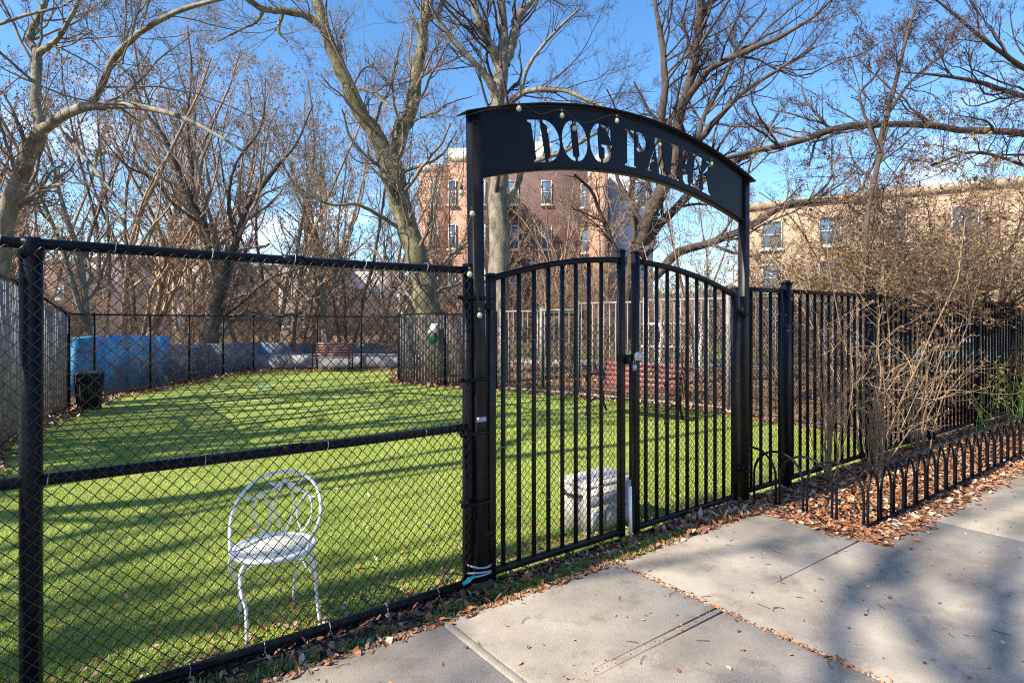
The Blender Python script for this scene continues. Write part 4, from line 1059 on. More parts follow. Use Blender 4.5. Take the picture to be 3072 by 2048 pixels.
# forked V tree
traced_tree('bare_tree', 'thick mossy tree forking in a V left of the gateway', [
    [(1000, 870, 17, 66), (985, 730, 17, 62), (962, 620, 17, 54), (935, 520, 17, 50), (908, 430, 17, 50), (893, 375, 17, 52)],
    [(896, 395, 17, 46), (868, 315, 16.9, 36), (838, 275, 16.8, 34), (800, 205, 16.6, 30), (775, 140, 16.5, 28), (748, 75, 16.4, 26), (722, -25, 16.3, 24)],
    [(898, 390, 17, 42), (922, 310, 17.1, 32), (945, 245, 17.2, 32), (956, 170, 17.3, 28), (968, 90, 17.4, 26), (985, 0, 17.5, 24), (990, -40, 17.5, 22)],
    [(748, 70, 16.4, 18), (705, 38, 16.2, 16), (650, 25, 16, 15), (605, 22, 15.8, 13), (570, 0, 15.6, 12), (540, -30, 15.4, 10)],
    [(650, 30, 16, 9), (640, 70, 15.9, 7), (660, 95, 15.8, 4)], [(605, 24, 15.8, 9), (590, 50, 15.6, 7), (560, 65, 15.4, 5), (500, 95, 15, 3)],
    [(925, 530, 17, 12), (880, 500, 16.6, 9), (820, 470, 16.2, 7), (760, 470, 15.9, 5), (700, 440, 15.6, 3)],
    [(800, 200, 16.6, 10), (850, 210, 16.2, 7), (900, 250, 15.8, 4)], [(905, 400, 17, 9), (940, 390, 17, 7), (1010, 360, 17, 5), (1050, 300, 17, 3)],
    [(978, 50, 17.4, 14), (1010, 25, 17.6, 10), (1020, -10, 17.7, 8)]],
    'bark_olive', 'twig_grey', 13, n1=11, n2=6, n3=6, n4=3, buds=5500, l1abs=2.9, r1=.22)
# tree behind the left post
traced_tree('bare_tree', 'straight pale trunk with upright limbs behind the left end of the gateway header', [
    [(1146, 880, 15.5, 54), (1147, 700, 15.5, 50), (1147, 560, 15.5, 48), (1147, 420, 15.5, 46), (1144, 300, 15.5, 38), (1143, 225, 15.5, 34), (1152, 150, 15.5, 32), (1157, 80, 15.5, 22), (1152, -20, 15.5, 18)],
    [(1145, 232, 15.5, 26), (1120, 180, 15.3, 17), (1085, 140, 15.1, 14), (1040, 90, 14.9, 12), (1000, 35, 14.7, 9), (980, -20, 14.6, 7)],
    [(1148, 165, 15.5, 26), (1130, 110, 15.3, 20), (1100, 50, 15.1, 17), (1082, -15, 15, 14)],
    [(1160, 150, 15.5, 26), (1180, 85, 15.6, 22), (1190, 40, 15.7, 20), (1215, 10, 15.8, 15), (1240, -20, 15.9, 12)],
    [(1160, 250, 15.5, 16), (1195, 218, 15.2, 14), (1240, 205, 14.8, 12), (1300, 210, 14.4, 10), (1370, 240, 14, 8), (1420, 262, 13.7, 4)],
    [(1158, 470, 15.5, 20), (1185, 430, 15.4, 16), (1210, 380, 15.2, 13), (1290, 350, 15, 10), (1400, 290, 14.6, 5)],
    [(1195, 215, 15.2, 10), (1215, 150, 15, 9), (1260, 90, 14.8, 7), (1330, 20, 14.6, 5)]],
    'bark_grey', 'twig_dark', 14, n1=10, n2=6, n3=6, n4=3, bud='bud_dark', buds=3500, l1abs=3.0, r1=.25)
# dark tree behind the right part of the header
traced_tree('bare_tree', 'dark rough barked tree with many ascending stems behind the letters PARK', [
    [(1432, 800, 14, 44), (1442, 640, 14, 38), (1470, 560, 14, 34), (1500, 470, 14, 32), (1535, 410, 14, 32), (1560, 340, 14, 30)],
    [(1555, 350, 14, 24), (1560, 270, 14, 22), (1585, 180, 14, 20), (1602, 90, 14, 18), (1612, -20, 14, 15)],
    [(1530, 415, 14, 22), (1518, 300, 14.2, 18), (1528, 200, 14.4, 16), (1520, 100, 14.6, 12), (1500, -20, 14.8, 8)],
    [(1575, 230, 14, 18), (1620, 170, 13.6, 15), (1665, 140, 13.2, 14), (1720, 115, 12.9, 13), (1790, 85, 12.6, 10), (1860, 45, 12.3, 7), (1920, -10, 12, 5)],
    [(1545, 390, 14, 20), (1600, 330, 13.6, 16), (1650, 270, 13.3, 13), (1710, 210, 13, 10), (1780, 165, 12.7, 8), (1870, 110, 12.5, 5)],
    [(1600, 330, 13.6, 12), (1620, 260, 13.7, 10), (1660, 190, 13.8, 9), (1700, 100, 13.9, 7), (1760, 20, 14, 5)],
    [(1475, 560, 14, 24), (1530, 500, 14.2, 20), (1590, 440, 14.4, 18), (1640, 390, 14.5, 14), (1720, 360, 14.6, 9)],
    [(1500, 640, 14, 22), (1560, 580, 14.2, 20), (1640, 555, 14.2, 18), (1720, 520, 14, 16), (1790, 478, 13.8, 15), (1880, 462, 13.5, 14), (1990, 468, 13, 11), (2080, 520, 12.6, 7)],
    [(1600, 60, 14, 12), (1640, 0, 14, 9), (1660, -30, 14, 7)]],
    'bark_dark', 'twig_dark', 15, n1=12, n2=6, n3=6, n4=3, bud='bud_dark', buds=5000, l1abs=2.9, r1=.4)
# limbs entering from the right
traced_tree('bare_tree', 'tree beyond the right edge, its long dark limbs reaching left across the sky', [
    [(2900, 900, 13, 60), (2800, 560, 13, 56), (2640, 400, 12.6, 40), (2500, 330, 12.2, 26), (2352, 306, 12, 17), (2230, 300, 11.8, 15), (2130, 288, 11.6, 15), (2040, 286, 11.4, 14), (1940, 292, 11.2, 16), (1840, 322, 11, 15), (1740, 346, 10.8, 13), (1660, 365, 10.6, 9)],
    [(2640, 400, 12.6, 24), (2500, 260, 12.4, 18), (2352, 222, 12.2, 13), (2250, 190, 12, 10), (2170, 175, 11.9, 7), (2070, 165, 11.8, 3)],
    [(2560, 250, 12.5, 20), (2420, 190, 12.2, 15), (2352, 155, 12, 12), (2270, 100, 11.8, 9), (2200, 40, 11.6, 6), (2150, 0, 11.5, 4)],
    [(2600, 480, 13, 22), (2450, 420, 12.6, 14), (2352, 380, 12.4, 8), (2240, 350, 12.2, 7), (2140, 380, 12, 5)],
    [(2040, 286, 11.4, 9), (2020, 350, 11.3, 6), (1985, 420, 11.2, 5), (1960, 480, 11.1, 4)]],
    'bark_dark', 'twig_dark', 16, n1=15, n2=6, n3=6, n4=4, bud='bud_dark', buds=9000, l1abs=2.1, r1=.4)
traced_tree('bare_tree', 'slender brown stem rising from the overgrown shrubs right of the gateway', [
    [(1990, 1030, 8.4, 16), (1985, 700, 8.6, 13), (1995, 480, 8.8, 12), (2015, 380, 9, 12), (2030, 290, 9.1, 11), (2062, 170, 9.3, 9), (2080, 90, 9.4, 7), (2105, 10, 9.5, 5)],
    [(2020, 350, 9, 8), (1985, 260, 9, 7), (1975, 215, 9, 6), (2010, 175, 9.2, 5), (2030, 120, 9.3, 3)],
    [(2035, 270, 9.1, 8), (2090, 190, 9.3, 6), (2160, 130, 9.5, 4), (2260, 60, 9.8, 2)]],
    'bark_dark', 'twig_dark', 17, n1=9, n2=5, n3=5, n4=3, bud='bud_dark', buds=3500, l1abs=1.1, r1=.4, rmin=0.002)

# prototypes of the many slim background trees
def slim_proto(seed, H, nst, twig, bark, spread, n1=9, dense=4, rk=1.0, n2=5):
    g = np.random.default_rng(seed)
    K = 12; P = []; R = []
    for i in range(nst):
        a = g.uniform(0, 6.28); d = unit(np.array([math.cos(a) * spread, math.sin(a) * spread, 1.0])); p = np.array([math.cos(a) * .12 * (nst > 1), math.sin(a) * .12 * (nst > 1), -0.1]); pl = [p]
        L = H * g.uniform(.7, 1.05)
        for k in range(1, K):
            d = unit(d + g.normal(size=3) * 0.10 + np.array([0, 0, 0.05])); p = p + d * L / (K - 1); pl.append(p)
        P.append(pl); r0 = H * g.uniform(.006, .0105) * rk; R.append(np.linspace(r0, r0 * .18, K))
    P = np.array(P); R = np.array(R)
    root = empty('bare_tree')
    V, q = tube_arrays(P, R, 7); mesh_np('trunk', V, q, M[bark], root, smooth=True)
    p1, r1 = grow(P, R, n1, 9, 0.22, 1.0, 25, 55, 0.34, 0.08, 0.15, 0.6, g)
    p2, r2 = grow(p1, r1, n2, 7, 0.1, 1.0, 20, 50, 0.45, 0.05, 0.16, 0.6, g)
    p3, r3 = grow(p2, r2, dense, 5, 0.1, 1.0, 20, 60, 0.45, 0.03, 0.16, 0.7, g)
    p4, r4 = grow(p3, r3, 2, 3, 0.1, 1.0, 20, 60, 0.6, 0.02, 0.16, 0.8, g)
    finish_crown([(p1, r1, 4), (p2, r2, 3), (p3, r3, 3), (p4, r4, 3)], 'crown', [M[twig], M['bud']], root, g, 0.0028, bud_n=2600, bud_size=0.035)
    return root
protos = [slim_proto(21, 9.5, 3, 'twig_brown', 'bark_dark', 0.28), slim_proto(22, 8.5, 4, 'twig_tan', 'bark_tan', 0.42), slim_proto(23, 10.5, 2, 'twig_grey', 'bark_grey', 0.22), slim_proto(24, 7.5, 5, 'twig_brown', 'bark_tan', 0.5)]
spots = [  # X px, depth, prototype, scale, label
    (60, 17, 2, 1.15, 'tall grey multi stemmed bare tree behind the leftmost slatted fence'),
    (125, 14, 1, 1.1, 'tan stemmed bare tree just behind the corner of the slatted fence'),
    (205, 21, 0, 1.35, 'brown bare tree left of the blue painted wall'),
    (262, 16, 2, 1.0, 'thin straight pale tree standing in front of the blue painted wall'),
    (330, 24, 0, 1.5, 'tall brown bare tree behind the right part of the blue wall'),
    (395, 27, 1, 1.7, 'tan bare tree deep in the thicket left of the leaning tree'),
    (560, 22, 2, 1.3, 'grey bare tree just right of the leaning forked tree'),
    (620, 26, 0, 1.5, 'brown bare tree behind the low concrete wall, left of the far bench'),
    (672, 22, 1, 1.2, 'tan bare tree leaning behind the far bench'),
    (730, 28, 3, 1.9, 'bushy brown tree above the far bench'),
    (800, 24, 0, 1.25, 'brown bare tree between the far bench and the V shaped tree'),
    (858, 27, 3, 1.6, 'bushy bare tree close to the left side of the V shaped tree'),
    (905, 30, 0, 0.9, 'dark slender tree in front of the cream gable'),
    (1075, 26, 3, 1.3, 'bushy bare tree in front of the left brick wing'),
    (1215, 24, 3, 1.15, 'twiggy bare tree in front of the shaded brick court'),
    (1310, 21, 3, 1.0, 'low twiggy tree right of the straight pale trunk'),
    (1390, 27, 1, 1.1, 'tan bare tree in front of the blue grey building'),
    (1600, 22, 0, 0.9, 'brown bare tree seen between the right post and the dark rough tree'),
    (1690, 19, 3, 0.62, 'bushy brown tree directly behind the right post of the gateway'),
    (1800, 21, 3, 0.75, 'bushy bare tree behind the second fence post right of the gate'),
    (2120, 17, 3, 0.8, 'bushy bare tree in front of the middle of the tan building'),
    (2290, 15, 0, 0.7, 'slim brown tree in front of the right end of the tan building'),
    (480, 30, 0, 1.7, 'tall dim tree directly behind the leaning forked tree'),
    (1900, 20, 3, 0.85, 'bushy bare tree in front of the left end of the tan building'),
    (2020, 22, 0, 0.9, 'brown bare tree directly behind the slender brown stem'),
    (2210, 19, 3, 0.85, 'twiggy tree between the two bushy ones in front of the tan building'),
    (1140, 30, 0, 1.1, 'brown tree directly behind the straight pale trunk'),
    (30, 22, 3, 1.7, 'bushy tall bare tree at the far left behind the grey limb'),
    (165, 28, 3, 1.9, 'bushy tall brown tree above the corner of the slatted fence'),
    (290, 19, 1, 1.25, 'tan bare tree between the thin pale tree and the leaning tree'),
    (430, 23, 3, 1.4, 'bushy bare tree filling the gap left of the leaning forked tree'),
    (590, 31, 3, 2.0, 'tall bushy bare tree far behind the low concrete wall'),
    (765, 20, 2, 1.0, 'thin grey tree right of the far bench'),
    (1010, 31, 0, 1.2, 'tall brown tree just right of the V shaped tree')]
for i, (X, d, k, sc, lab) in enumerate(spots):
    o = protos[k] if protos[k].get('used') is None else copy_tree(protos[k])
    if protos[k] is o: pass
    protos[k]['used'] = 1
    o.location = (xw(X, d), d, -0.03); o.rotation_euler = (0, 0, i * 2.1); o.scale = (sc, sc, sc)
    tag(o, lab, 'tree', 'slim bare trees behind the lawn')
for p in bpy.data.objects:
    if 'used' in p.keys(): del p['used']
# trees out of the frame to the left: their shade crosses the lawn and the pavement
protos.append(slim_proto(25, 11.0, 1, 'twig_grey', 'bark_grey', 0.04, n1=4, dense=1, rk=1.35, n2=2)); protos.append(slim_proto(26, 10.0, 2, 'twig_grey', 'bark_grey', 0.12, n1=4, dense=1, rk=1.2, n2=2)); protos.append(slim_proto(27, 9.0, 6, 'twig_grey', 'bark_grey', 0.6, n1=9, dense=3, rk=2.4, n2=4))
shade = [(-9.6, -0.35, 4, 1.25), (-9.3, 1.9, 4, 2.1), (-9.9, 2.4, 5, 1.7), (-10.4, 3.3, 5, 1.7), (-10.0, 4.3, 4, 1.6), (-10.9, 4.9, 5, 1.6), (-11.6, 5.2, 4, 1.7), (-12.2, 6.2, 5, 1.7), (-11.0, 6.9, 4, 1.6), (-13.0, 7.6, 4, 1.8), (-10.3, 7.9, 5, 1.3), (-12.0, 8.8, 4, 1.5), (-13.6, 9.6, 5, 1.6), (-9.4, 5.9, 4, 1.1), (-9.6, -5.7, 6, 1.45), (-13.6, -6.2, 6, 1.8), (-12.0, -7.4, 3, 1.7), (-15.5, -7.6, 3, 2.0), (-16.5, -10.0, 6, 2.1)]
for i, (x, y, k, sc) in enumerate(shade):
    o = copy_tree(protos[k]) if k < 4 or protos[k].get('used2') else protos[k]; protos[k]['used2'] = 1; o.location = (x, y, -0.03); o.rotation_euler = (0, 0, i * 1.7 + .5); o.scale = (sc, sc, sc)
    tag(o, 'bare tree standing outside the left edge of the view, shading the lawn', 'tree', 'bare trees beyond the left edge')

for p in bpy.data.objects:
    if 'used2' in p.keys(): del p['used2']
# shrubs
def shrub_proto(seed, H, nst, twig, bark, lean, n1=8, n2=7, n3=6, leafs=0, buds=3000, drop=-0.02, rmin=0.0022, r0=0.012, n4=2):
    g = np.random.default_rng(seed); K = 10
    P = []; R = []
    for i in range(nst):
        a = g.uniform(0, 6.28); d = unit(np.array([math.cos(a) * lean * g.uniform(.3, 1.3), math.sin(a) * lean * g.uniform(.3, 1.3), 1.0])); p = np.array([math.cos(a), math.sin(a), 0]) * g.uniform(.02, .16); p[2] = -0.04; pl = [p]
        L = H * g.uniform(.6, 1.15)
        for k in range(1, K):
            d = unit(d + g.normal(size=3) * 0.12 + np.array([0, 0, drop])); p = p + d * L / (K - 1); pl.append(p)
        P.append(pl); rr_ = r0 * g.uniform(.6, 1.3); R.append(np.linspace(rr_, rr_ * .3, K))
    P = np.array(P); R = np.array(R)
    root = empty('bare_shrub')
    V, q = tube_arrays(P, R, 6); mesh_np('stems', V, q, M[bark], root, smooth=True)
    p1, r1 = grow(P, R, n1, 8, 0.15, 1.0, 25, 65, 0.42, drop, 0.17, 0.55, g)
    p2, r2 = grow(p1, r1, n2, 6, 0.1, 1.0, 25, 65, 0.5, drop, 0.2, 0.6, g)
    p3, r3 = grow(p2, r2, n3, 4, 0.1, 1.0, 25, 70, 0.5, drop, 0.2, 0.7, g)
    lv = [(p1, r1, 4), (p2, r2, 3), (p3, r3, 3)]
    mats = [M[twig], M['bud'], M['leaf_olive']]
    finish_crown(lv, 'twigs', mats, root, g, rmin, bud_n=buds, bud_size=0.016, leaf_n=leafs)
    return root
shr = [shrub_proto(31, 3.2, 12, 'twig_brown', 'bark_tan', 0.6, n1=7, n2=6, n3=5), shrub_proto(32, 2.6, 13, 'twig_tan', 'bark_tan', 0.9, n1=7, n2=6, n3=5), shrub_proto(33, 2.5, 12, 'twig_mauve', 'bark_dark', 0.6, n1=7, n2=6, n3=6, leafs=2400, drop=-0.035),
       shrub_proto(36, 2.1, 12, 'twig_tan', 'bark_tan', 0.20, n1=5, n2=4, n3=2, rmin=0.0011, r0=0.013, buds=900, drop=0.02)]
sspots = []
thick = [(40, 16, 0, 1.1), (110, 19, 1, 1.2), (180, 17, 0, 0.9), (300, 20, 0, 1.0), (350, 24, 1, 1.3), (410, 21.5, 0, 1.1), (515, 22, 1, 1.1), (605, 22.5, 0, 1.1), (655, 25, 1, 1.3),
         (700, 22.5, 0, 1.1), (790, 23, 1, 1.2), (835, 26, 1, 1.3), (880, 23.5, 0, 1.1), (925, 24, 1, 1.0), (1020, 22, 0, 1.0), (1070, 25, 1, 1.2), (480, 31, 1, 1.6), (740, 32, 0, 1.6)]
words0 = ['behind the leftmost fence post', 'behind the slatted corner', 'over the left end of the blue wall', 'above the middle of the blue wall', 'above the right end of the blue wall', 'left of the leaning forked tree', 'right of the leaning forked tree', 'left of the far bench', 'above the far bench', 'right of the far bench', 'left of the V shaped tree', 'behind the dark slatted fence', 'in front of the left brick wing']
words = words0
sspots += [(-8.75, 13.6, 0, 0.42, 'small bare shrub between the chain link and the left part of the blue wall', 'shrubs of the thicket behind the back fence'), (-8.8, 15.2, 1, 0.5, 'small tan shrub between the chain link and the right end of the blue wall', 'shrubs of the thicket behind the back fence'), (-8.7, 17.3, 0, 0.5, 'small bare shrub in front of the lavender painted wall', 'shrubs of the thicket behind the back fence')]
for i, (X, d, k, sc) in enumerate(thick):
    wd = words[min(len(words) - 1, max(0, int(np.searchsorted([70, 150, 215, 290, 370, 470, 590, 700, 765, 830, 910, 1000], X))))]
    sspots.append((xw(X, d), d, k, sc, ('tan' if k == 1 else 'brown') + (' near' if d < 20 else ' deep' if d > 26 else ' sprawling' if i == 7 else '') + ' twiggy shrub ' + wd, 'shrubs of the thicket behind the back fence'))
for j, (X, d, k, sc, wd) in enumerate([(1190, 17.5, 0, 0.9, 'just right of the straight pale trunk'), (1250, 19, 1, 1.35, 'under the letter O of the header'), (1310, 18, 0, 1.1, 'under the letter G of the header'), (1370, 20, 1, 1.3, 'left of the meeting gate stiles'),
                          (1500, 19, 0, 0.8, 'behind the right gate leaf beside the dark rough tree'), (1580, 21, 1, 0.95, 'behind the middle of the right gate leaf'), (1650, 20, 0, 0.9, 'behind the hinge side of the right gate leaf'),
                          (1740, 21, 0, 1.0, 'right behind the right gateway post'), (1830, 24, 0, 1.1, 'behind the first fence post right of the gate'), (1940, 22, 2, 1.5, 'over the fence left of the slender brown stem')]):
    sspots.append((xw(X, d), d, k, sc, ('brown', 'tan', 'leafy')[k] + ' twiggy shrub ' + wd, 'shrubs beyond the gate and picket fence'))
for (s, n_, k, sc, wd) in [(9.2, 3.0, 2, 1.2, 'large leafy thicket arching over the far part of the picket fence'),
                           (11.6, 2.3, 2, 1.95, 'leafy thicket at the right edge above the fence'), (9.9, -0.35, 2, 0.66, 'low leafy shrub in the bed near the right edge'), (8.2, 4.6, 0, 1.6, 'brown twiggy shrub well behind the fence near the right edge'),
                       (6.6, 0.32, 2, 0.80, 'brown vine tangle heaped on top of the fence behind the tan shrub'), (7.7, 0.36, 2, 0.92, 'brown vine tangle heaped on top of the fence right of the tan shrub'), (9.0, 0.40, 2, 1.02, 'brown vine tangle heaped on top of the fence behind the green stems'), (10.5, 0.45, 2, 1.15, 'brown vine tangle heaped on the last stretch of fence at the right edge'),
                           (5.25, -0.10, 3, 1.15, 'tan many stemmed bare shrub in the bed, touching the picket fence'), (4.95, -0.2, 3, 0.6, 'smaller tan shrub close right of the many stemmed one'), (4.1, -0.10, 3, 0.72, 'thin leaning tan shrub nearest the gate'), (6.5, -0.12, 3, 0.95, 'straggly tan shrub in the middle of the bed')]:
    p = F(s, n_, 0); sspots.append((p[0], p[1], k, sc, wd, 'shrubs along the picket fence'))
used = set()
for i, (x, y, k, sc, lab, gp) in enumerate(sspots):
    o = shr[k] if k not in used else copy_tree(shr[k]); used.add(k)
    up = 'vine tangle' in lab
    o.location = (x, y, 1.35 if up else 0.0); o.rotation_euler = (0, 0, i * 2.4); o.scale = (sc * (1.3 if up else 1), sc * (1.3 if up else 1), sc)
    tag(o, lab, 'shrub', gp)

# ---------------------------------------------------------------- lawn blades, fallen leaves, weeds
def in_poly(x, y, poly):
    c = np.zeros(len(x), bool); j = len(poly) - 1
    for i in range(len(poly)):
        xi, yi = poly[i][:2]; xj, yj = poly[j][:2]
        m_ = ((yi > y) != (yj > y)) & (x < (xj - xi) * (y - yi) / (yj - yi + 1e-12) + xi); c ^= m_; j = i
    return c
def blades(name, x, y, h0, h1, wd, mats, label, z=0.0, kind='stuff', cat='grass', lean=0.5):
    n_ = len(x); a = rng.uniform(0, 6.28, n_); h = rng.uniform(h0, h1, n_); wv = wd * rng.uniform(.6, 1.3, n_)
    b0 = np.stack([x, y, np.full(n_, z)], 1); sd = np.stack([np.cos(a), np.sin(a), np.zeros(n_)], 1) * wv[:, None]
    le = rng.normal(size=(n_, 3)) * lean * h[:, None] * .6; le[:, 2] = h
    V = np.stack([b0 - sd, b0 + sd, b0 + le], 1).reshape(-1, 3)
    o = mesh_np(name, V, np.arange(n_ * 3).reshape(-1, 3), mats, mi=rng.integers(0, len(mats), n_))
    tag(o, label, cat, kind=kind); return o
# density falls with distance
nb = 260000
d = 2.2 + (rng.random(nb) ** 1.5) * 7.0; X = rng.uniform(-0.95, 0.95, nb) * d
ok = in_poly(X, d, turf_poly); X, d = X[ok], d[ok]
blades('turf_blades', X, d, 0.010, 0.028, 0.0024, [M['blade_a'], M['blade_b'], M['blade_a'], M['blade_b'], M['blade_b']], 'short artificial grass covering the near lawn', lean=1.0)
# litter
def litter(name, x, y, z, size, label, mats=LEAVES, tilt=0.5, wts=None):
    n_ = len(x); s_ = size * rng.uniform(.35, 1.45, n_) ** 1.1
    ax = rng.uniform(0, 6.28, n_); c, s2 = np.cos(ax), np.sin(ax)
    tx = rng.normal(size=n_) * tilt; tyy = rng.normal(size=n_) * tilt; curl = rng.uniform(.0, .55, n_)
    asp = rng.uniform(.35, .8, n_)
    loc = [(-1, 0, 0), (-.25, .9, 1), (.45, .55, .8), (1, 0, 0.2), (.45, -.55, .8), (-.25, -.9, 1), (0, 0, 0)]
    V = []
    for lx, ly, lz in loc:
        px = lx * s_; py = ly * s_ * asp; pz = lz * curl * s_ * .7 + tx * px + tyy * py
        V.append(np.stack([x + px * c - py * s2, y + px * s2 + py * c, pz], 1))
    V = np.stack(V, 1)
    V[:, :, 2] += z[:, None] - np.minimum(V[:, :, 2].min(1), 0)[:, None] * 0.9 + 0.002
    base = (np.arange(n_) * 7)[:, None]
    tri = np.concatenate([base + np.array([[0, 6, 1]]), base + np.array([[1, 6, 2]]), base + np.array([[2, 6, 3]]), base + np.array([[0, 5, 6]]), base + np.array([[5, 4, 6]]), base + np.array([[4, 3, 6]])])
    k = rng.choice(len(mats), n_, p=wts)
    o = mesh_np(name, V.reshape(-1, 3), tri, mats, mi=np.tile(k, 6)); tag(o, label, 'leaves', kind='stuff'); return o
def FN(s, n_): return P0[0] + U[0] * s + N[0] * n_, P0[1] + U[1] * s + N[1] * n_
# planting bed: deep
n_ = 26000; s = 2.6 + 9.5 * rng.random(n_) ** 1.25; nn_ = rng.uniform(-1.13, 0.02, n_)
s += np.where(s < 2.8, rng.uniform(-.03, .1, n_), 0)
x, y = FN(s, nn_); litter('leaf_litter', x, y, rng.uniform(-0.016, 0.004, n_), 0.0215, 'deep brown fallen leaves filling the planting bed', tilt=.32)
n_ = 1700; s = 2.6 + 8 * rng.random(n_); nn_ = -1.12 - np.abs(rng.normal(size=n_)) * 0.06
x, y = FN(s, nn_); litter('leaf_litter', x, y, np.full(n_, 0.002), 0.024, 'scattered leaves spilling from the bed over the pavement edge', tilt=.2)
n_ = 420; nn_ = rng.uniform(-1.06, -0.2, n_); s = 2.66 - np.abs(rng.normal(size=n_)) * 0.05
x, y = FN(s, nn_); litter('leaf_litter', x, y, np.full(n_, 0.002), 0.024, 'leaves drifting over the slab end beside the short edging', tilt=.2)
# strip under the fence and the gate
n_ = 5200; s = rng.uniform(-3.4, 2.65, n_); nn_ = rng.uniform(-0.30, -0.0, n_); keep = rng.random(n_) < np.where(s > 0, 0.85, 0.55); s, nn_ = s[keep], nn_[keep]
x, y = FN(s, nn_); litter('leaf_litter', x, y, np.full(len(x), -0.004), 0.019, 'small brown leaves in the soil strip below the fence and gate', tilt=.4, wts=[.24, .13, .22, .05, .14, .22])
n_ = 1500; s = rng.uniform(1.7, 2.7, n_); nn_ = rng.uniform(-0.27, 0.0, n_); x, y = FN(s, nn_); litter('leaf_litter', x, y, np.full(n_, 0.0), 0.024, 'paler leaves heaped at the right gate post')
# on the lawn near the fence
n_ = 1500; s = rng.uniform(-2.6, 2.7, n_); nn_ = np.abs(rng.exponential(0.22, n_)) + .01; x, y = FN(s, nn_); litter('leaf_litter', x, y, np.full(n_, 0.012), 0.016, 'loose brown leaves on the near edge of the lawn', tilt=.35)
n_ = 500; s = rng.uniform(-3, 5, n_); nn_ = rng.uniform(0.1, 5, n_); x, y = FN(s, nn_); ok = in_poly(x, y, turf_poly); litter('leaf_litter', x[ok], y[ok], np.full(ok.sum(), 0.016), 0.020, 'stray pale leaves across the middle of the lawn', tilt=.3, wts=[.15, .35, .05, .35, .08, .02])
# leaves along the far edges of the lawn
L_ = []
edge = np.array([p[:2] for p in turf_poly[2:]])
for i in range(len(edge) - 1):
    L = np.linalg.norm(edge[i + 1] - edge[i]); k = int(L * 260); u = rng.random(k)[:, None]; L_.append(edge[i] * (1 - u) + edge[i + 1] * u + rng.normal(size=(k, 2)) * np.array([0.14, 0.14]))
E = np.concatenate(L_); litter('leaf_litter', E[:, 0], E[:, 1], np.full(len(E), 0.01), 0.035, 'brown leaves gathered along the far edges of the lawn')
n_ = 9000; x = rng.uniform(-3, 16, n_); y = rng.uniform(8, 20, n_); ok = ~in_poly(x, y, turf_poly) & ((x - P0[0]) * N[0] + (y - P0[1]) * N[1] > 0.2); litter('leaf_litter', x[ok], y[ok], np.full(ok.sum(), -0.03), 0.055, 'leaf covered ground beyond the inner picket fence', tilt=.3)
# joints and crumbs on the pavement
n_ = 800; nn_ = -0.24 - 2.6 * rng.random(n_); s = 0.905 + rng.normal(size=n_) * 0.016; x, y = FN(s, nn_); litter('leaf_litter', x, y, np.full(n_, -0.002), 0.010, 'crumbled leaves packed into the wide pavement joint', tilt=.3)
n_ = 380; s = rng.uniform(-3, .9, n_); nn_ = -1.042 + rng.normal(size=n_) * 0.022; x, y = FN(s, nn_); litter('leaf_litter', x, y, np.full(n_, -0.002), 0.006, 'crumbs of leaf along the double tooled pavement joint', tilt=.3)
n_ = 420; s = rng.uniform(-2, 6, n_); nn_ = rng.uniform(-2.6, -.3, n_); ok = (s < 2.5) | (nn_ < -1.2); x, y = FN(s[ok], nn_[ok]); litter('leaf_litter', x, y, np.full(ok.sum(), 0.003), 0.011, 'tiny leaf scraps scattered on the pavement', tilt=.3)
n_ = 1500; s = rng.uniform(-3.4, 2.6, n_); nn_ = -0.235 - np.abs(rng.normal(size=n_)) * 0.028; x, y = FN(s, nn_); litter('leaf_litter', x, y, np.full(n_, 0.001), 0.011, 'fine leaf debris along the pavement edge', tilt=.3)
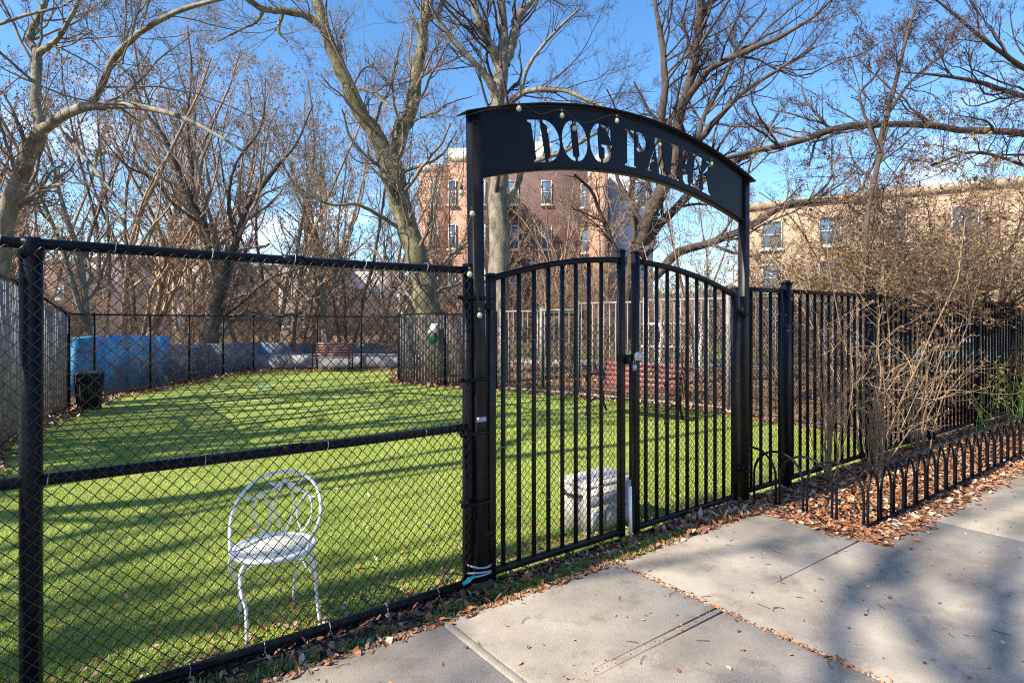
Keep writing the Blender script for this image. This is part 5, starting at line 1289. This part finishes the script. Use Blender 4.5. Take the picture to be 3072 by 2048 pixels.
# twigs on pavement
P = []
for i in range(46):
    s0, n0_ = rng.uniform(-1.5, 2.3), rng.uniform(-2.0, -0.3); a = rng.uniform(0, 6.28); L = rng.uniform(.02, .09)
    p = [FN(s0 + math.cos(a) * L * u, n0_ + math.sin(a) * L * u + 0.01 * math.sin(u * 3)) for u in np.linspace(0, 1, 4)]; P.append([(q_[0], q_[1], 0.006) for q_ in p])
V, q = tube_arrays(np.array(P), np.full((46, 4), 0.0014), 4); tag(mesh_np('fallen_twigs', V, q, M['twig_dark']), 'tiny dark fallen twigs scattered on the pavement', 'twigs', kind='stuff')
# weeds on the strip
s = []; nn_ = []
for i in range(125):
    c = rng.uniform(0.0, 2.3) if i < 100 else rng.uniform(-2.6, 0); m_ = -0.19 + rng.normal() * 0.035; k = 60; s.append(c + rng.normal(size=k) * 0.035); nn_.append(m_ + rng.normal(size=k) * 0.022)
s = np.concatenate(s); nn_ = np.concatenate(nn_); x, y = FN(s, nn_); blades('weeds', x, y, 0.012, 0.040, 0.003, [M['weed_green'], M['weed_green'], M['blade_b']], 'low green weeds along the pavement edge below the gate', z=-0.008, lean=1.0)
# tall green stems at the right of the bed
for i, (s0, n0_, wd) in enumerate(((8.0, -.35, 'left clump of tall green stems among the shrubs in the bed'), (8.9, -.45, 'middle clump of tall green stems among the shrubs in the bed'), (9.8, -.4, 'right clump of tall green stems among the shrubs in the bed'))):
    P = []; R = []
    for k in range(12):
        a = rng.uniform(0, 6.28); l = rng.uniform(.5, 1.25); x0, y0 = FN(s0 + rng.normal() * .15, n0_ + rng.normal() * .08); ln = rng.uniform(.1, .6)
        P.append([(x0 + math.cos(a) * ln * u * u, y0 + math.sin(a) * ln * u * u, l * u * (1 - .12 * u)) for u in np.linspace(0, 1, 7)]); R.append(np.linspace(.006, .002, 7))
    V, q = tube_arrays(np.array(P), np.array(R), 3)
    P = np.array(P); nl = 110; kk = rng.integers(0, len(P), nl); jj = rng.integers(2, 7, nl); c = P[kk, jj]; a = unit(rng.normal(size=(nl, 3))) * .05; b_ = unit(np.cross(a, rng.normal(size=(nl, 3)))) * .011
    v2 = np.stack([c, c + a * .5 + b_, c + a, c + a * .5 - b_], 1).reshape(-1, 3); q2 = np.arange(nl * 4).reshape(-1, 4) + len(V)
    tag(mesh_np('green_plant', np.concatenate([V, v2]), np.concatenate([q, q2]), M['leaf_green']), wd, 'plant', 'tall green stems in the bed')
